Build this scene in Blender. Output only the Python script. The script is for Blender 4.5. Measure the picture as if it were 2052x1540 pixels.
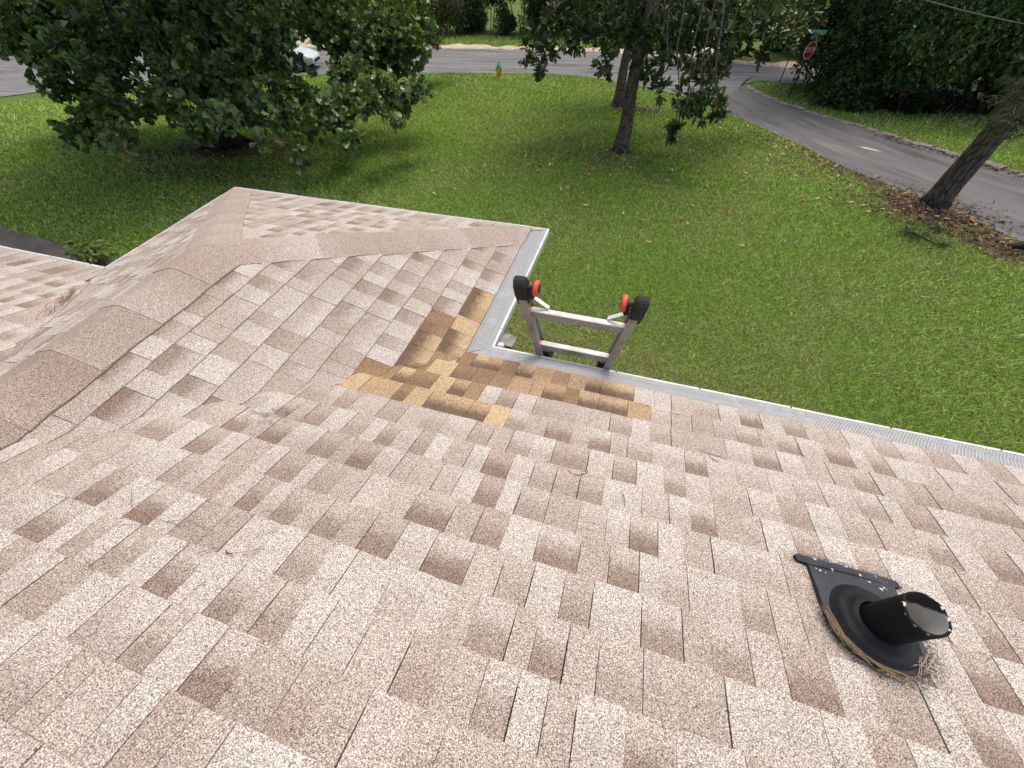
import bpy, bmesh, math, random
import numpy as np
from mathutils import Vector, Matrix

for o in list(bpy.data.objects):
    bpy.data.objects.remove(o, do_unlink=True)
scene = bpy.context.scene
COL = scene.collection
rng = np.random.default_rng(11)
random.seed(11)

# ------------------------------------------------------------------ camera
CAM = (0.6198, -1.4997, 1.637)
cam_d = bpy.data.cameras.new('camera')
cam_d.sensor_fit = 'HORIZONTAL'
cam_d.sensor_width = 36.0
cam_d.lens = 36.0 * 780.53 / 2052.0
cam_d.clip_start = 0.02
cam_d.clip_end = 1500
cam = bpy.data.objects.new('camera', cam_d)
COL.objects.link(cam)
right = Vector((0.954808, 0.295917, -0.027835))
down = Vector((0.212829, -0.746063, -0.630947))
fwd = Vector((-0.207475, 0.596509, -0.775327))
cam.matrix_world = Matrix((
    (right.x, -down.x, -fwd.x, CAM[0]),
    (right.y, -down.y, -fwd.y, CAM[1]),
    (right.z, -down.z, -fwd.z, CAM[2]),
    (0, 0, 0, 1)))
scene.camera = cam

# ------------------------------------------------------------------ light: thin bright overcast, high soft sun
SUN_EL, SUN_AZ = 70.0, 22.0          # azimuth measured from +Y towards +X
world = bpy.data.worlds.new('World')
scene.world = world
world.use_nodes = True
wn = world.node_tree.nodes
wl = world.node_tree.links
wn.clear()
sky = wn.new('ShaderNodeTexSky')
sky.sky_type = 'NISHITA'
sky.sun_disc = False
sky.sun_elevation = math.radians(SUN_EL)
sky.sun_rotation = math.radians(SUN_AZ)
sky.air_density = 1.0
sky.dust_density = 6.0
sky.ozone_density = 0.4
bg = wn.new('ShaderNodeBackground')
bg.inputs['Strength'].default_value = 0.15
wo = wn.new('ShaderNodeOutputWorld')
wl.new(sky.outputs[0], bg.inputs[0])
wl.new(bg.outputs[0], wo.inputs[0])
sun_d = bpy.data.lights.new('sun', 'SUN')
sun_d.energy = 0.95
sun_d.angle = math.radians(24)
sun_d.color = (1.0, 0.95, 0.87)
sun = bpy.data.objects.new('sun', sun_d)
COL.objects.link(sun)
el, az = math.radians(SUN_EL), math.radians(SUN_AZ)
sdir = Vector((math.cos(el) * math.sin(az), math.cos(el) * math.cos(az), math.sin(el)))
sun.rotation_euler = (-sdir).to_track_quat('-Z', 'Y').to_euler()
scene.view_settings.view_transform = 'Standard'
scene.view_settings.look = 'None'
scene.view_settings.exposure = 0.58
scene.view_settings.gamma = 1.0
scene.view_settings.use_curve_mapping = False
scene.cycles.use_adaptive_sampling = True
scene.cycles.adaptive_threshold = 0.025
scene.cycles.max_bounces = 4
scene.cycles.diffuse_bounces = 2
scene.cycles.glossy_bounces = 2
scene.cycles.transmission_bounces = 3
scene.cycles.transparent_max_bounces = 4


# ------------------------------------------------------------------ helpers
def tag(o, label=None, cat=None, group=None, kind=None):
    if label: o['label'] = label
    if cat: o['category'] = cat
    if group: o['group'] = group
    if kind: o['kind'] = kind
    return o


def empty(name, loc=(0, 0, 0)):
    o = bpy.data.objects.new(name, None)
    COL.objects.link(o)
    o.location = loc
    o.empty_display_size = 0.2
    return o


def link(name, me, mat=None, parent=None, smooth=False):
    """link a mesh given in world coordinates as one object under parent"""
    if mat is not None:
        me.materials.append(mat)
    if smooth:
        me.polygons.foreach_set('use_smooth', np.ones(len(me.polygons), dtype=bool))
    o = bpy.data.objects.new(name, me)
    COL.objects.link(o)
    if parent is not None:
        o.parent = parent
        wp = Vector((0, 0, 0))
        q = parent
        while q is not None:
            wp += q.location
            q = q.parent
        o.location = -wp
    return o


def np_mesh(name, V, F):
    """F: (n,k) int array of k-gons"""
    V = np.ascontiguousarray(V, dtype=np.float32)
    F = np.ascontiguousarray(F, dtype=np.int32)
    me = bpy.data.meshes.new(name)
    n, k = F.shape
    me.vertices.add(len(V))
    me.vertices.foreach_set('co', V.ravel())
    me.loops.add(n * k)
    me.loops.foreach_set('vertex_index', F.ravel())
    me.polygons.add(n)
    me.polygons.foreach_set('loop_start', np.arange(0, n * k, k, dtype=np.int32))
    me.polygons.foreach_set('loop_total', np.full(n, k, dtype=np.int32))
    me.update(calc_edges=True)
    return me


def py_mesh(name, V, F):
    me = bpy.data.meshes.new(name)
    me.from_pydata([tuple(map(float, v)) for v in V], [], F)
    me.update()
    return me


def set_col(me, name, arr):
    a = me.color_attributes.new(name, 'FLOAT_COLOR', 'POINT')
    arr = np.asarray(arr, dtype=np.float32)
    if arr.shape[1] == 3:
        arr = np.concatenate([arr, np.ones((len(arr), 1), np.float32)], 1)
    a.data.foreach_set('color', arr.ravel())


class B:
    """collects boxes, tubes and lathes into one mesh"""
    def __init__(s):
        s.V = []; s.F = []

    def add(s, V, F):
        o = len(s.V)
        s.V += [tuple(v) for v in V]
        s.F += [tuple(i + o for i in f) for f in F]
        return s

    def box(s, c, size, M=None, bev=0.0):
        x, y, z = [k / 2 for k in size]
        if bev <= 0:
            V = [Vector((a * x, b * y, d * z)) for a in (-1, 1) for b in (-1, 1) for d in (-1, 1)]
            F = [(0, 1, 3, 2), (4, 6, 7, 5), (0, 4, 5, 1), (2, 3, 7, 6), (0, 2, 6, 4), (1, 5, 7, 3)]
        else:
            bm = bmesh.new()
            bmesh.ops.create_cube(bm, size=1)
            for v in bm.verts:
                v.co = Vector((v.co.x * size[0], v.co.y * size[1], v.co.z * size[2]))
            bmesh.ops.bevel(bm, geom=list(bm.edges), offset=bev, segments=2, affect='EDGES')
            bm.verts.index_update()
            V = [v.co.copy() for v in bm.verts]
            F = [tuple(v.index for v in f.verts) for f in bm.faces]
            bm.free()
        if M is not None:
            V = [M @ v for v in V]
        c = Vector(c)
        return s.add([v + c for v in V], F)

    def bar(s, a, b, w, h, up=(0, 0, 1)):
        a, b = Vector(a), Vector(b)
        d = (b - a)
        L = d.length
        d.normalize()
        u = Vector(up)
        x = d.cross(u)
        if x.length < 1e-4:
            x = d.cross(Vector((1, 0, 0)))
        x.normalize()
        u = x.cross(d)
        M = Matrix((x, d, u)).transposed()
        return s.box((a + b) / 2, (w, L, h), M)

    def tube(s, pts, rad, seg=8, caps=True, noise=0.0):
        pts = [Vector(p) for p in pts]
        n = len(pts)
        if not hasattr(rad, '__len__'):
            rad = [rad] * n
        V = []
        prev = None
        for i, p in enumerate(pts):
            t = (pts[min(i + 1, n - 1)] - pts[max(i - 1, 0)])
            t.normalize()
            if prev is None:
                a = t.cross(Vector((0, 0, 1)))
                if a.length < 0.1:
                    a = t.cross(Vector((0, 1, 0)))
                a.normalize()
            else:
                a = (prev - t * prev.dot(t))
                a.normalize()
            prev = a
            b = t.cross(a)
            for k in range(seg):
                an = 2 * math.pi * k / seg
                r = rad[i]
                if noise:
                    r *= 1 + noise * math.sin(an * 5 + i * 0.31) * 0.6 + noise * random.uniform(-1, 1)
                V.append(p + (a * math.cos(an) + b * math.sin(an)) * r)
        F = []
        for i in range(n - 1):
            for k in range(seg):
                k2 = (k + 1) % seg
                F.append((i * seg + k, i * seg + k2, (i + 1) * seg + k2, (i + 1) * seg + k))
        if caps:
            F.append(tuple(range(seg - 1, -1, -1)))
            F.append(tuple((n - 1) * seg + k for k in range(seg)))
        return s.add(V, F)

    def lathe(s, prof, c=(0, 0, 0), seg=20, M=None):
        V = []
        for r, z in prof:
            for k in range(seg):
                a = 2 * math.pi * k / seg
                V.append(Vector((r * math.cos(a), r * math.sin(a), z)))
        F = []
        for i in range(len(prof) - 1):
            for k in range(seg):
                k2 = (k + 1) % seg
                F.append((i * seg + k, i * seg + k2, (i + 1) * seg + k2, (i + 1) * seg + k))
        F.append(tuple(range(seg - 1, -1, -1)))
        F.append(tuple((len(prof) - 1) * seg + k for k in range(seg)))
        if M is not None:
            V = [M @ v for v in V]
        c = Vector(c)
        return s.add([v + c for v in V], F)

    def build(s, name, mat, parent=None, smooth=False):
        return link(name, py_mesh(name, s.V, s.F), mat, parent, smooth)


# ------------------------------------------------------------------ materials
class M_:
    def __init__(s, name, rough=0.7, spec=0.4, metal=0.0):
        s.m = bpy.data.materials.new(name)
        s.m.use_nodes = True
        s.t = s.m.node_tree
        s.p = s.t.nodes['Principled BSDF']
        s.out = s.t.nodes['Material Output']
        s.p.inputs['Roughness'].default_value = rough
        s.p.inputs['Specular IOR Level'].default_value = spec
        s.p.inputs['Metallic'].default_value = metal

    def n(s, typ, ins=None, **props):
        nd = s.t.nodes.new(typ)
        for k, v in props.items():
            setattr(nd, k, v)
        if ins:
            for k, v in ins.items():
                s.set(nd.inputs[k], v)
        return nd

    def set(s, sock, v):
        if isinstance(v, bpy.types.NodeSocket):
            s.t.links.new(v, sock)
        elif hasattr(v, 'outputs'):
            s.t.links.new(v.outputs[0], sock)
        else:
            if sock.type == 'RGBA' and len(v) == 3:
                v = (*v, 1)
            sock.default_value = v

    def pos(s):
        return s.n('ShaderNodeNewGeometry').outputs['Position']

    def noise(s, scale, detail=3, rough=0.5, vec=None, out='Fac'):
        nd = s.n('ShaderNodeTexNoise', {'Scale': scale, 'Detail': detail, 'Roughness': rough, 'Vector': vec if vec is not None else s.pos()})
        return nd.outputs[out]

    def ramp(s, fac, stops, interp='LINEAR'):
        nd = s.n('ShaderNodeValToRGB', {'Fac': fac})
        cr = nd.color_ramp
        cr.interpolation = interp
        while len(cr.elements) < len(stops):
            cr.elements.new(0.5)
        for e, (p, c) in zip(cr.elements, stops):
            e.position = p
            if not hasattr(c, '__len__'):
                c = (c, c, c)
            e.color = (*c[:3], 1)
        return nd.outputs[0]

    def mix(s, fac, a, b, typ='MIX'):
        nd = s.t.nodes.new('ShaderNodeMix')
        nd.data_type = 'RGBA'
        nd.blend_type = typ
        s.set(nd.inputs[0], fac)
        s.set(nd.inputs[6], a)
        s.set(nd.inputs[7], b)
        return nd.outputs[2]

    def math(s, op, a, b=0.0, clamp=False):
        nd = s.t.nodes.new('ShaderNodeMath')
        nd.operation = op
        nd.use_clamp = clamp
        s.set(nd.inputs[0], a)
        s.set(nd.inputs[1], b)
        return nd.outputs[0]

    def maprange(s, v, a, b, c=0.0, d=1.0, smooth=True):
        nd = s.n('ShaderNodeMapRange', {'Value': v, 'From Min': a, 'From Max': b, 'To Min': c, 'To Max': d})
        if smooth:
            nd.interpolation_type = 'SMOOTHSTEP'
        return nd.outputs[0]

    def bump(s, h, strength=0.5, dist=0.01):
        nd = s.n('ShaderNodeBump', {'Height': h, 'Strength': strength, 'Distance': dist})
        s.set(s.p.inputs['Normal'], nd.outputs[0])

    def color(s, c):
        s.set(s.p.inputs['Base Color'], c)
        return s


def simple(name, col, rough=0.6, spec=0.4, metal=0.0, var=0.12, scale=30, bump=0.0):
    m = M_(name, rough, spec, metal)
    n = m.noise(scale, 4, 0.6)
    a = tuple(c * (1 - var) for c in col)
    b = tuple(min(1, c * (1 + var)) for c in col)
    m.color(m.ramp(n, [(0.3, a), (0.7, b)]))
    if bump:
        m.bump(n, bump, 0.01)
    return m.m


def shingle_material():
    m = M_('asphalt_shingle', 0.95, 0.15)
    at = m.n('ShaderNodeAttribute', attribute_name='tone')
    sep = m.n('ShaderNodeSeparateColor', {'Color': at.outputs['Color']})
    tone, band, patch = sep.outputs[0], sep.outputs[1], sep.outputs[2]
    uv = m.n('ShaderNodeUVMap')
    v = m.n('ShaderNodeSeparateXYZ', {'Vector': uv.outputs[0]}).outputs[1]
    nb = m.noise(35, 1, 0.6)
    vv = m.math('ADD', v, m.math('MULTIPLY', m.math('SUBTRACT', nb, 0.5), 0.35))
    bf = m.math('MULTIPLY', m.maprange(vv, 0.18, 0.80), band)
    pale = m.mix(tone, (0.455, 0.422, 0.388), (0.322, 0.266, 0.226))
    old = m.mix(bf, pale, (0.205, 0.152, 0.124))
    gold = m.ramp(tone, [(0.0, (0.45, 0.350, 0.220)), (0.5, (0.37, 0.268, 0.165)), (1.0, (0.235, 0.155, 0.095))])
    new = m.mix(bf, gold, (0.135, 0.090, 0.066))
    base = m.mix(patch, old, new)
    # weather: broad faint stains
    st = m.noise(1.7, 2, 0.6)
    base = m.mix(1.0, base, m.ramp(st, [(0.3, (0.90, 0.89, 0.88)), (0.65, (1.03, 1.03, 1.03))]), 'MULTIPLY')
    # mineral granules
    vo = m.n('ShaderNodeTexVoronoi', {'Scale': 700.0, 'Vector': m.pos()}, feature='F1')
    cr = m.n('ShaderNodeSeparateColor', {'Color': vo.outputs['Color']})
    g = m.ramp(cr.outputs[0], [(0.0, 0.18), (0.22, 0.35), (0.30, 0.85), (0.62, 1.05), (0.80, 1.3), (1.0, 1.75)])
    g2 = m.ramp(m.noise(340, 0, 0.7), [(0.25, 0.55), (0.5, 1.0), (0.75, 1.4)])
    tintg = m.mix(cr.outputs[1], (1.06, 0.99, 0.90), (0.96, 1.0, 1.04))
    col = m.mix(1.0, base, g, 'MULTIPLY')
    col = m.mix(1.0, col, g2, 'MULTIPLY')
    col = m.mix(1.0, col, tintg, 'MULTIPLY')
    # black overspray round the vent flashing, and one grey-green dirt stain in the valley
    px = m.n('ShaderNodeSeparateXYZ', {'Vector': m.pos()})
    def ell(cx, cy, rx, ry):
        a = m.math('DIVIDE', m.math('SUBTRACT', px.outputs[0], cx), rx)
        b = m.math('DIVIDE', m.math('SUBTRACT', px.outputs[1], cy), ry)
        return m.math('SQRT', m.math('ADD', m.math('MULTIPLY', a, a), m.math('MULTIPLY', b, b)))
    sp = m.math('MAXIMUM', m.maprange(ell(1.472, -0.910, 0.175, 0.036), 1.25, 0.5), m.maprange(ell(1.487, -1.075, 0.150, 0.140), 1.12, 0.72))
    sp = m.math('MULTIPLY', sp, m.maprange(m.noise(150, 1, 0.6), 0.30, 0.62))
    col = m.mix(m.math('MULTIPLY', sp, 0.9), col, (0.018, 0.019, 0.022))
    stn = m.math('MULTIPLY', m.maprange(ell(-0.66, -0.925, 0.16, 0.07), 1.1, 0.2), m.maprange(nb, 0.42, 0.66))
    col = m.mix(m.math('MULTIPLY', stn, 0.6), col, (0.075, 0.078, 0.066))
    m.color(col)
    return m.m


def attr_leaf(name, rough=0.4, transl=0.25, spec=0.5):
    m = M_(name, rough, spec)
    at = m.n('ShaderNodeAttribute', attribute_name='tint')
    col = at.outputs['Color']
    m.color(col)
    tr = m.n('ShaderNodeBsdfTranslucent', {'Color': m.mix(1.0, col, (1.25, 1.5, 0.55), 'MULTIPLY')})
    ms = m.n('ShaderNodeMixShader', {0: transl})
    m.t.links.new(m.p.outputs[0], ms.inputs[1])
    m.t.links.new(tr.outputs[0], ms.inputs[2])
    m.t.links.new(ms.outputs[0], m.out.inputs['Surface'])
    return m.m


def bark(name, a, b, scale=9, stretch=0.18, strength=0.9):
    m = M_(name, 0.95, 0.15)
    mp = m.n('ShaderNodeMapping', {'Vector': m.pos(), 'Scale': (1, 1, stretch)})
    n1 = m.noise(scale, 6, 0.65, mp.outputs[0])
    vo = m.n('ShaderNodeTexVoronoi', {'Scale': scale * 1.3, 'Vector': mp.outputs[0]}, feature='DISTANCE_TO_EDGE')
    h = m.math('ADD', n1, m.math('MULTIPLY', m.math('MINIMUM', vo.outputs['Distance'], 0.25), 2.0))
    m.color(m.ramp(h, [(0.45, a), (0.95, b)]))
    m.bump(h, strength, 0.03)
    return m.m


def asphalt_material(name, rot, dark):
    m = M_(name, 0.9, 0.2)
    big = m.noise(0.35, 5, 0.65)
    mp = m.n('ShaderNodeMapping', {'Vector': m.pos(), 'Rotation': (0, 0, rot), 'Scale': (6.0, 0.7, 1)}, vector_type='TEXTURE')
    streak = m.noise(1.6, 5, 0.6, mp.outputs[0])
    fine = m.noise(45, 3, 0.7)
    a = m.mix(m.maprange(streak, 0.3, 0.7), (0.075 * dark, 0.074 * dark, 0.074 * dark), (0.215 * dark, 0.213 * dark, 0.21 * dark))
    b = m.mix(m.maprange(big, 0.35, 0.7), a, (0.155 * dark, 0.154 * dark, 0.153 * dark))
    c = m.mix(1.0, b, m.ramp(fine, [(0.3, 0.72), (0.7, 1.25)]), 'MULTIPLY')
    vo = m.n('ShaderNodeTexVoronoi', {'Scale': 0.55, 'Vector': m.mix(0.15, m.pos(), m.noise(2.0, 4, 0.7, out='Color'))}, feature='DISTANCE_TO_EDGE')
    crk = m.maprange(vo.outputs['Distance'], 0.0, 0.006, 0.8, 1.0)
    m.color(m.mix(1.0, c, m.ramp(crk, [(0, 0), (1, 1)]), 'MULTIPLY'))
    m.bump(fine, 0.35, 0.004)
    return m.m


def ground_material():
    m = M_('lawn_ground', 0.95, 0.1)
    at = m.n('ShaderNodeAttribute', attribute_name='soil')
    soil = m.n('ShaderNodeSeparateColor', {'Color': at.outputs['Color']}).outputs[0]
    n1 = m.noise(0.5, 4, 0.6)
    n2 = m.noise(9, 4, 0.7)
    n3 = m.noise(60, 3, 0.7)
    g = m.mix(m.maprange(n1, 0.35, 0.7), (0.085, 0.135, 0.026), (0.115, 0.165, 0.040))
    g = m.mix(m.maprange(n2, 0.45, 0.75), g, (0.105, 0.120, 0.036))
    g = m.mix(1.0, g, m.ramp(n3, [(0.3, 0.45), (0.7, 1.35)]), 'MULTIPLY')
    d = m.mix(n2, (0.045, 0.030, 0.020), (0.125, 0.078, 0.050))
    d = m.mix(1.0, d, m.ramp(n3, [(0.3, 0.5), (0.7, 1.4)]), 'MULTIPLY')
    f = m.maprange(m.math('ADD', soil, m.math('MULTIPLY', m.math('SUBTRACT', n2, 0.5), 0.9)), 0.35, 0.65)
    m.color(m.mix(f, g, d))
    m.bump(n3, 0.8, 0.02)
    return m.m


def brick_material(name, c1, c2, mortar):
    m = M_(name, 0.9, 0.2)
    tc = m.n('ShaderNodeTexCoord')
    br = m.n('ShaderNodeTexBrick', {'Color1': c1, 'Color2': c2, 'Mortar': mortar, 'Scale': 1.0, 'Mortar Size': 0.006, 'Brick Width': 0.21, 'Row Height': 0.075})
    sx = m.n('ShaderNodeSeparateXYZ', {'Vector': m.pos()})
    cb = m.n('ShaderNodeCombineXYZ', {0: m.math('ADD', sx.outputs[0], sx.outputs[1]), 1: sx.outputs[2]})
    m.set(br.inputs['Vector'], cb.outputs[0])
    m.color(m.mix(1.0, br.outputs['Color'], m.ramp(m.noise(20, 3), [(0.3, 0.75), (0.7, 1.2)]), 'MULTIPLY'))
    m.bump(br.outputs['Fac'], -0.5, 0.01)
    return m.m


def guard_material():
    m = M_('gutter_guard_metal', 0.5, 0.4, 0.0)
    uv = m.n('ShaderNodeUVMap')
    sx = m.n('ShaderNodeSeparateXYZ', {'Vector': uv.outputs[0]})
    wav = m.math('SINE', m.math('MULTIPLY', sx.outputs[0], 2 * math.pi / 0.013))
    wob = m.noise(14, 3, 0.6)
    c = m.mix(m.maprange(wav, -1, 1), (0.34, 0.35, 0.355), (0.48, 0.49, 0.49))
    c = m.mix(m.maprange(wob, 0.5, 0.75), c, (0.48, 0.53, 0.54))
    seam = m.maprange(m.math('ABSOLUTE', m.math('SUBTRACT', m.math('FRACT', m.math('MULTIPLY', sx.outputs[1], 2.0)), 0.5)), 0.0, 0.05, 0.75, 1.0)
    m.color(m.mix(1.0, c, m.ramp(seam, [(0, 0), (1, 1)]), 'MULTIPLY'))
    m.bump(wav, 0.8, 0.004)
    return m.m


def aluminium(name, ca, cb):
    m = M_(name, 0.45, 0.5, 0.1)
    n = m.noise(60, 4, 0.7)
    n2 = m.noise(7, 4, 0.6)
    c = m.mix(m.maprange(n2, 0.4, 0.75), ca, cb)
    m.color(m.mix(1.0, c, m.ramp(n, [(0.3, 0.8), (0.7, 1.1)]), 'MULTIPLY'))
    return m.m


MAT = {
    'shingle': shingle_material(),
    'felt': simple('roofing_felt', (0.025, 0.022, 0.022), 0.95, 0.1),
    'white_metal': simple('white_painted_metal', (0.58, 0.59, 0.58), 0.5, 0.4, 0, 0.22, 6),
    'guard': guard_material(),
    'soffit': simple('soffit_paint', (0.6, 0.6, 0.57), 0.7),
    'brick': brick_material('wall_brick', (0.30, 0.13, 0.09), (0.24, 0.10, 0.075), (0.42, 0.39, 0.35)),
    'brick2': brick_material('pale_brick', (0.42, 0.30, 0.27), (0.36, 0.25, 0.23), (0.48, 0.45, 0.42)),
    'ground': ground_material(),
    'asphalt': asphalt_material('asphalt', 0.08, 1.0),
    'asphalt_side': asphalt_material('worn_shaded_asphalt', 2.0, 0.78),  # darker tone: old asphalt, with part of the side road's shade in the colour
    'sand': simple('roadside_sand', (0.44, 0.37, 0.28), 0.95, 0.1, 0, 0.35, 6, 0.6),
    'kerb': simple('old_concrete_kerb', (0.185, 0.172, 0.150), 0.9, 0.2, 0, 0.55, 6, 0.7),
    'concrete': simple('pale_concrete', (0.46, 0.43, 0.39), 0.9, 0.2, 0, 0.15, 3, 0.2),
    'walk': simple('stained_concrete', (0.105, 0.090, 0.075), 0.85, 0.25, 0, 0.35, 2.5, 0.3),
    'grass': attr_leaf('grass_blades', 0.7, 0.35, 0.15),
    'oak_leaf': attr_leaf('oak_leaves', 0.33, 0.25, 0.6),
    'mag_leaf': attr_leaf('magnolia_leaves', 0.40, 0.12, 0.4),
    'leaf': attr_leaf('shrub_leaves', 0.5, 0.25, 0.35),
    'needle': attr_leaf('needles', 0.6, 0.2, 0.3),
    'dry_leaf': attr_leaf('fallen_dry_leaves', 0.7, 0.1, 0.2),
    'oak_bark': bark('oak_bark', (0.012, 0.009, 0.008), (0.075, 0.058, 0.048)),
    'mag_bark': bark('magnolia_bark', (0.060, 0.046, 0.037), (0.240, 0.190, 0.150), 14, 0.4, 0.5),
    'pine_bark': bark('pine_bark', (0.040, 0.031, 0.026), (0.190, 0.155, 0.132), 15, 0.20, 1.0),
    'twig': simple('twig_bark', (0.10, 0.08, 0.06), 0.9, 0.2),
    'alu': aluminium('ladder_aluminium', (0.80, 0.79, 0.77), (0.58, 0.55, 0.51)),
    'alu_dirty': aluminium('ladder_aluminium_grimy', (0.36, 0.34, 0.31), (0.20, 0.17, 0.14)),
    'black_rubber': simple('black_rubber', (0.028, 0.027, 0.027), 0.75, 0.3, 0, 0.3, 40, 0.3),
    'red_plastic': simple('faded_red_plastic', (0.68, 0.085, 0.05), 0.5, 0.4, 0, 0.15, 30),
    'black_paint': simple('black_spray_paint', (0.014, 0.0155, 0.018), 0.75, 0.2, 0, 0.35, 30),
    'pvc': simple('white_pipe_wall', (0.62, 0.61, 0.56), 0.5, 0.4, 0, 0.12, 30),
    'yellow': simple('hydrant_yellow', (0.70, 0.42, 0.015), 0.5, 0.5, 0, 0.15, 15),
    'green': simple('hydrant_green', (0.015, 0.30, 0.20), 0.45, 0.5, 0, 0.15, 15),
    'sign_red': simple('sign_red', (0.42, 0.012, 0.022), 0.5, 0.4, 0, 0.05),
    'sign_white': simple('sign_white', (0.75, 0.75, 0.75), 0.5, 0.4, 0, 0.03),
    'sign_green': simple('street_name_green', (0.02, 0.30, 0.22), 0.5, 0.4, 0, 0.05),
    'post': simple('dark_steel_post', (0.035, 0.035, 0.03), 0.7, 0.4),
    'car': simple('silver_blue_car_paint', (0.50, 0.56, 0.56), 0.25, 0.6, 0.25, 0.03),
    'glass': simple('dark_car_glass', (0.02, 0.03, 0.03), 0.08, 0.7, 0, 0.0),
    'tyre': simple('tyre_rubber', (0.02, 0.02, 0.02), 0.8, 0.2),
    'rim': simple('wheel_rim', (0.35, 0.36, 0.37), 0.35, 0.5, 0.7, 0.05),
    'lamp': simple('headlamp_lens', (0.6, 0.62, 0.62), 0.15, 0.6, 0, 0.05),
    'straw': attr_leaf('pine_straw', 0.7, 0.0, 0.2),
    'cable': simple('cable_sheath', (0.12, 0.12, 0.11), 0.6),
    'stone': simple('grey_stone', (0.22, 0.215, 0.19), 0.9, 0.2, 0, 0.35, 12, 0.6),
    'log': simple('dark_wood', (0.05, 0.042, 0.036), 0.9, 0.2, 0, 0.3, 9, 0.6),
    'door': simple('neighbour_door', (0.12, 0.03, 0.02), 0.5),
    'dark_glass': simple('neighbour_glass', (0.03, 0.035, 0.04), 0.1, 0.6, 0, 0.0),
    'roof2': simple('neighbour_roof', (0.09, 0.08, 0.075), 0.95, 0.15, 0, 0.3, 5, 0.4),
}

# ------------------------------------------------------------------ terrain
def zg(x, y):
    t = np.clip((np.asarray(y, float) - 0.5) / 24.0, 0, 1)
    return -2.75 - 1.85 * t * t * (3 - 2 * t) + 0.0 * np.asarray(x, float)


NEAR = [(-33, -60), (-32.5, -10), (-32.2, 4), (-31.5, 12), (-31.0, 15.5), (-28.8, 19.4), (-26, 21.3), (-22, 22.7), (-17.5, 23.8), (-13.2, 24.7),
        (-8.8, 25.6), (-6.2, 26.0), (-3.65, 25.75), (-1.93, 25.2), (0.66, 23.9), (1.95, 22.9), (3.2, 21.3)]
FAR = [(-56, -60), (-56, -10), (-55.5, 6), (-55, 16), (-53, 22), (-46, 26.6), (-35.5, 28.7), (-25.9, 29.9), (-20.5, 30.6), (-16, 31.05),
       (-9.6, 31.55), (-6.8, 31.7), (-4.2, 31.75), (-1.5, 31.45), (0.95, 31.0), (3.4, 30.5), (5.7, 29.8)]
NEAR2 = [(3.2, 21.3), (4.35, 25.75), (5.4, 26.6), (6.3, 26.45), (9, 26.0), (20, 25.3), (60, 24)]
FAR2 = [(5.7, 29.8), (6.3, 29.75), (7.0, 29.7), (8.0, 29.6), (10, 29.4), (20, 29.1), (60, 28.5)]
SL = [(-1.93, 25.2), (0.66, 23.9), (1.95, 22.9), (3.2, 21.3), (3.76, 20.5), (4.87, 18.3), (5.72, 16.45), (6.29, 14.62), (6.73, 13.52), (7.67, 11.73),
      (8.3, 10.48), (8.6, 9.5), (8.85, 8.8), (9.4, 6.5), (10.2, 2.0), (11, -8), (12, -60)]
SR = [(4.75, 27.4), (4.4, 26.7), (4.35, 26.2), (4.55, 25.5), (5.0, 24.5), (5.52, 23.65), (6.52, 22.22), (7.63, 20.81), (8.6, 19.62), (9.36, 18.27),
      (10.37, 16.66), (10.9, 15.6), (11.51, 14.61), (12.5, 12), (13.6, 7), (15, -6), (16.5, -60)]


def resample(P, n):
    P = np.array(P, float)
    d = np.concatenate([[0], np.cumsum(np.hypot(*np.diff(P, axis=0).T))])
    t = np.linspace(0, d[-1], n)
    return np.stack([np.interp(t, d, P[:, 0]), np.interp(t, d, P[:, 1])], 1)


def strip(name, A, Bp, n, m, off, mat, kind='structure'):
    """loft between two polylines with matching vertex counts"""
    A = np.array(A, float); Bp = np.array(Bp, float)
    k = len(A)
    tt = np.linspace(0, k - 1, n)
    a = np.stack([np.interp(tt, range(k), A[:, i]) for i in (0, 1)], 1)
    b = np.stack([np.interp(tt, range(k), Bp[:, i]) for i in (0, 1)], 1)
    w = np.linspace(0, 1, m)[None, :, None]
    P = a[:, None, :] * (1 - w) + b[:, None, :] * w
    P = P.reshape(-1, 2)
    V = np.concatenate([P, (zg(P[:, 0], P[:, 1]) + off)[:, None]], 1)
    i, j = np.meshgrid(np.arange(n - 1), np.arange(m - 1), indexing='ij')
    q = (i * m + j).ravel()
    F = np.stack([q, q + 1, q + m + 1, q + m], 1)
    o = link(name, np_mesh(name, V, F), mat)
    return tag(o, kind=kind)


def sdist(P, line):
    """distance from points to a polyline"""
    P = np.asarray(P, float)
    best = np.full(len(P), 1e9)
    L = np.array(line, float)
    for a, b in zip(L[:-1], L[1:]):
        d = b - a
        t = np.clip(((P - a) @ d) / (d @ d), 0, 1)
        q = a + t[:, None] * d
        best = np.minimum(best, np.hypot(*(P - q).T))
    return best


def inside(P, poly):
    P = np.asarray(P, float)
    poly = np.array(poly, float)
    r = np.zeros(len(P), bool)
    j = len(poly) - 1
    for i in range(len(poly)):
        a, b = poly[i], poly[j]
        c = ((a[1] > P[:, 1]) != (b[1] > P[:, 1]))
        with np.errstate(divide='ignore', invalid='ignore'):
            xs = (b[0] - a[0]) * (P[:, 1] - a[1]) / (b[1] - a[1] + 1e-12) + a[0]
        r ^= c & (P[:, 0] < xs)
        j = i
    return r


OAK_BASE = (-13.43, 9.84)
MAG_BASE = (-0.31, 13.45)
MAG2_BASE = (-1.22, 20.73)
PINE_BASE = (7.87, 11.05)
DARK_BASE = (-14.7, 19.6)


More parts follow.
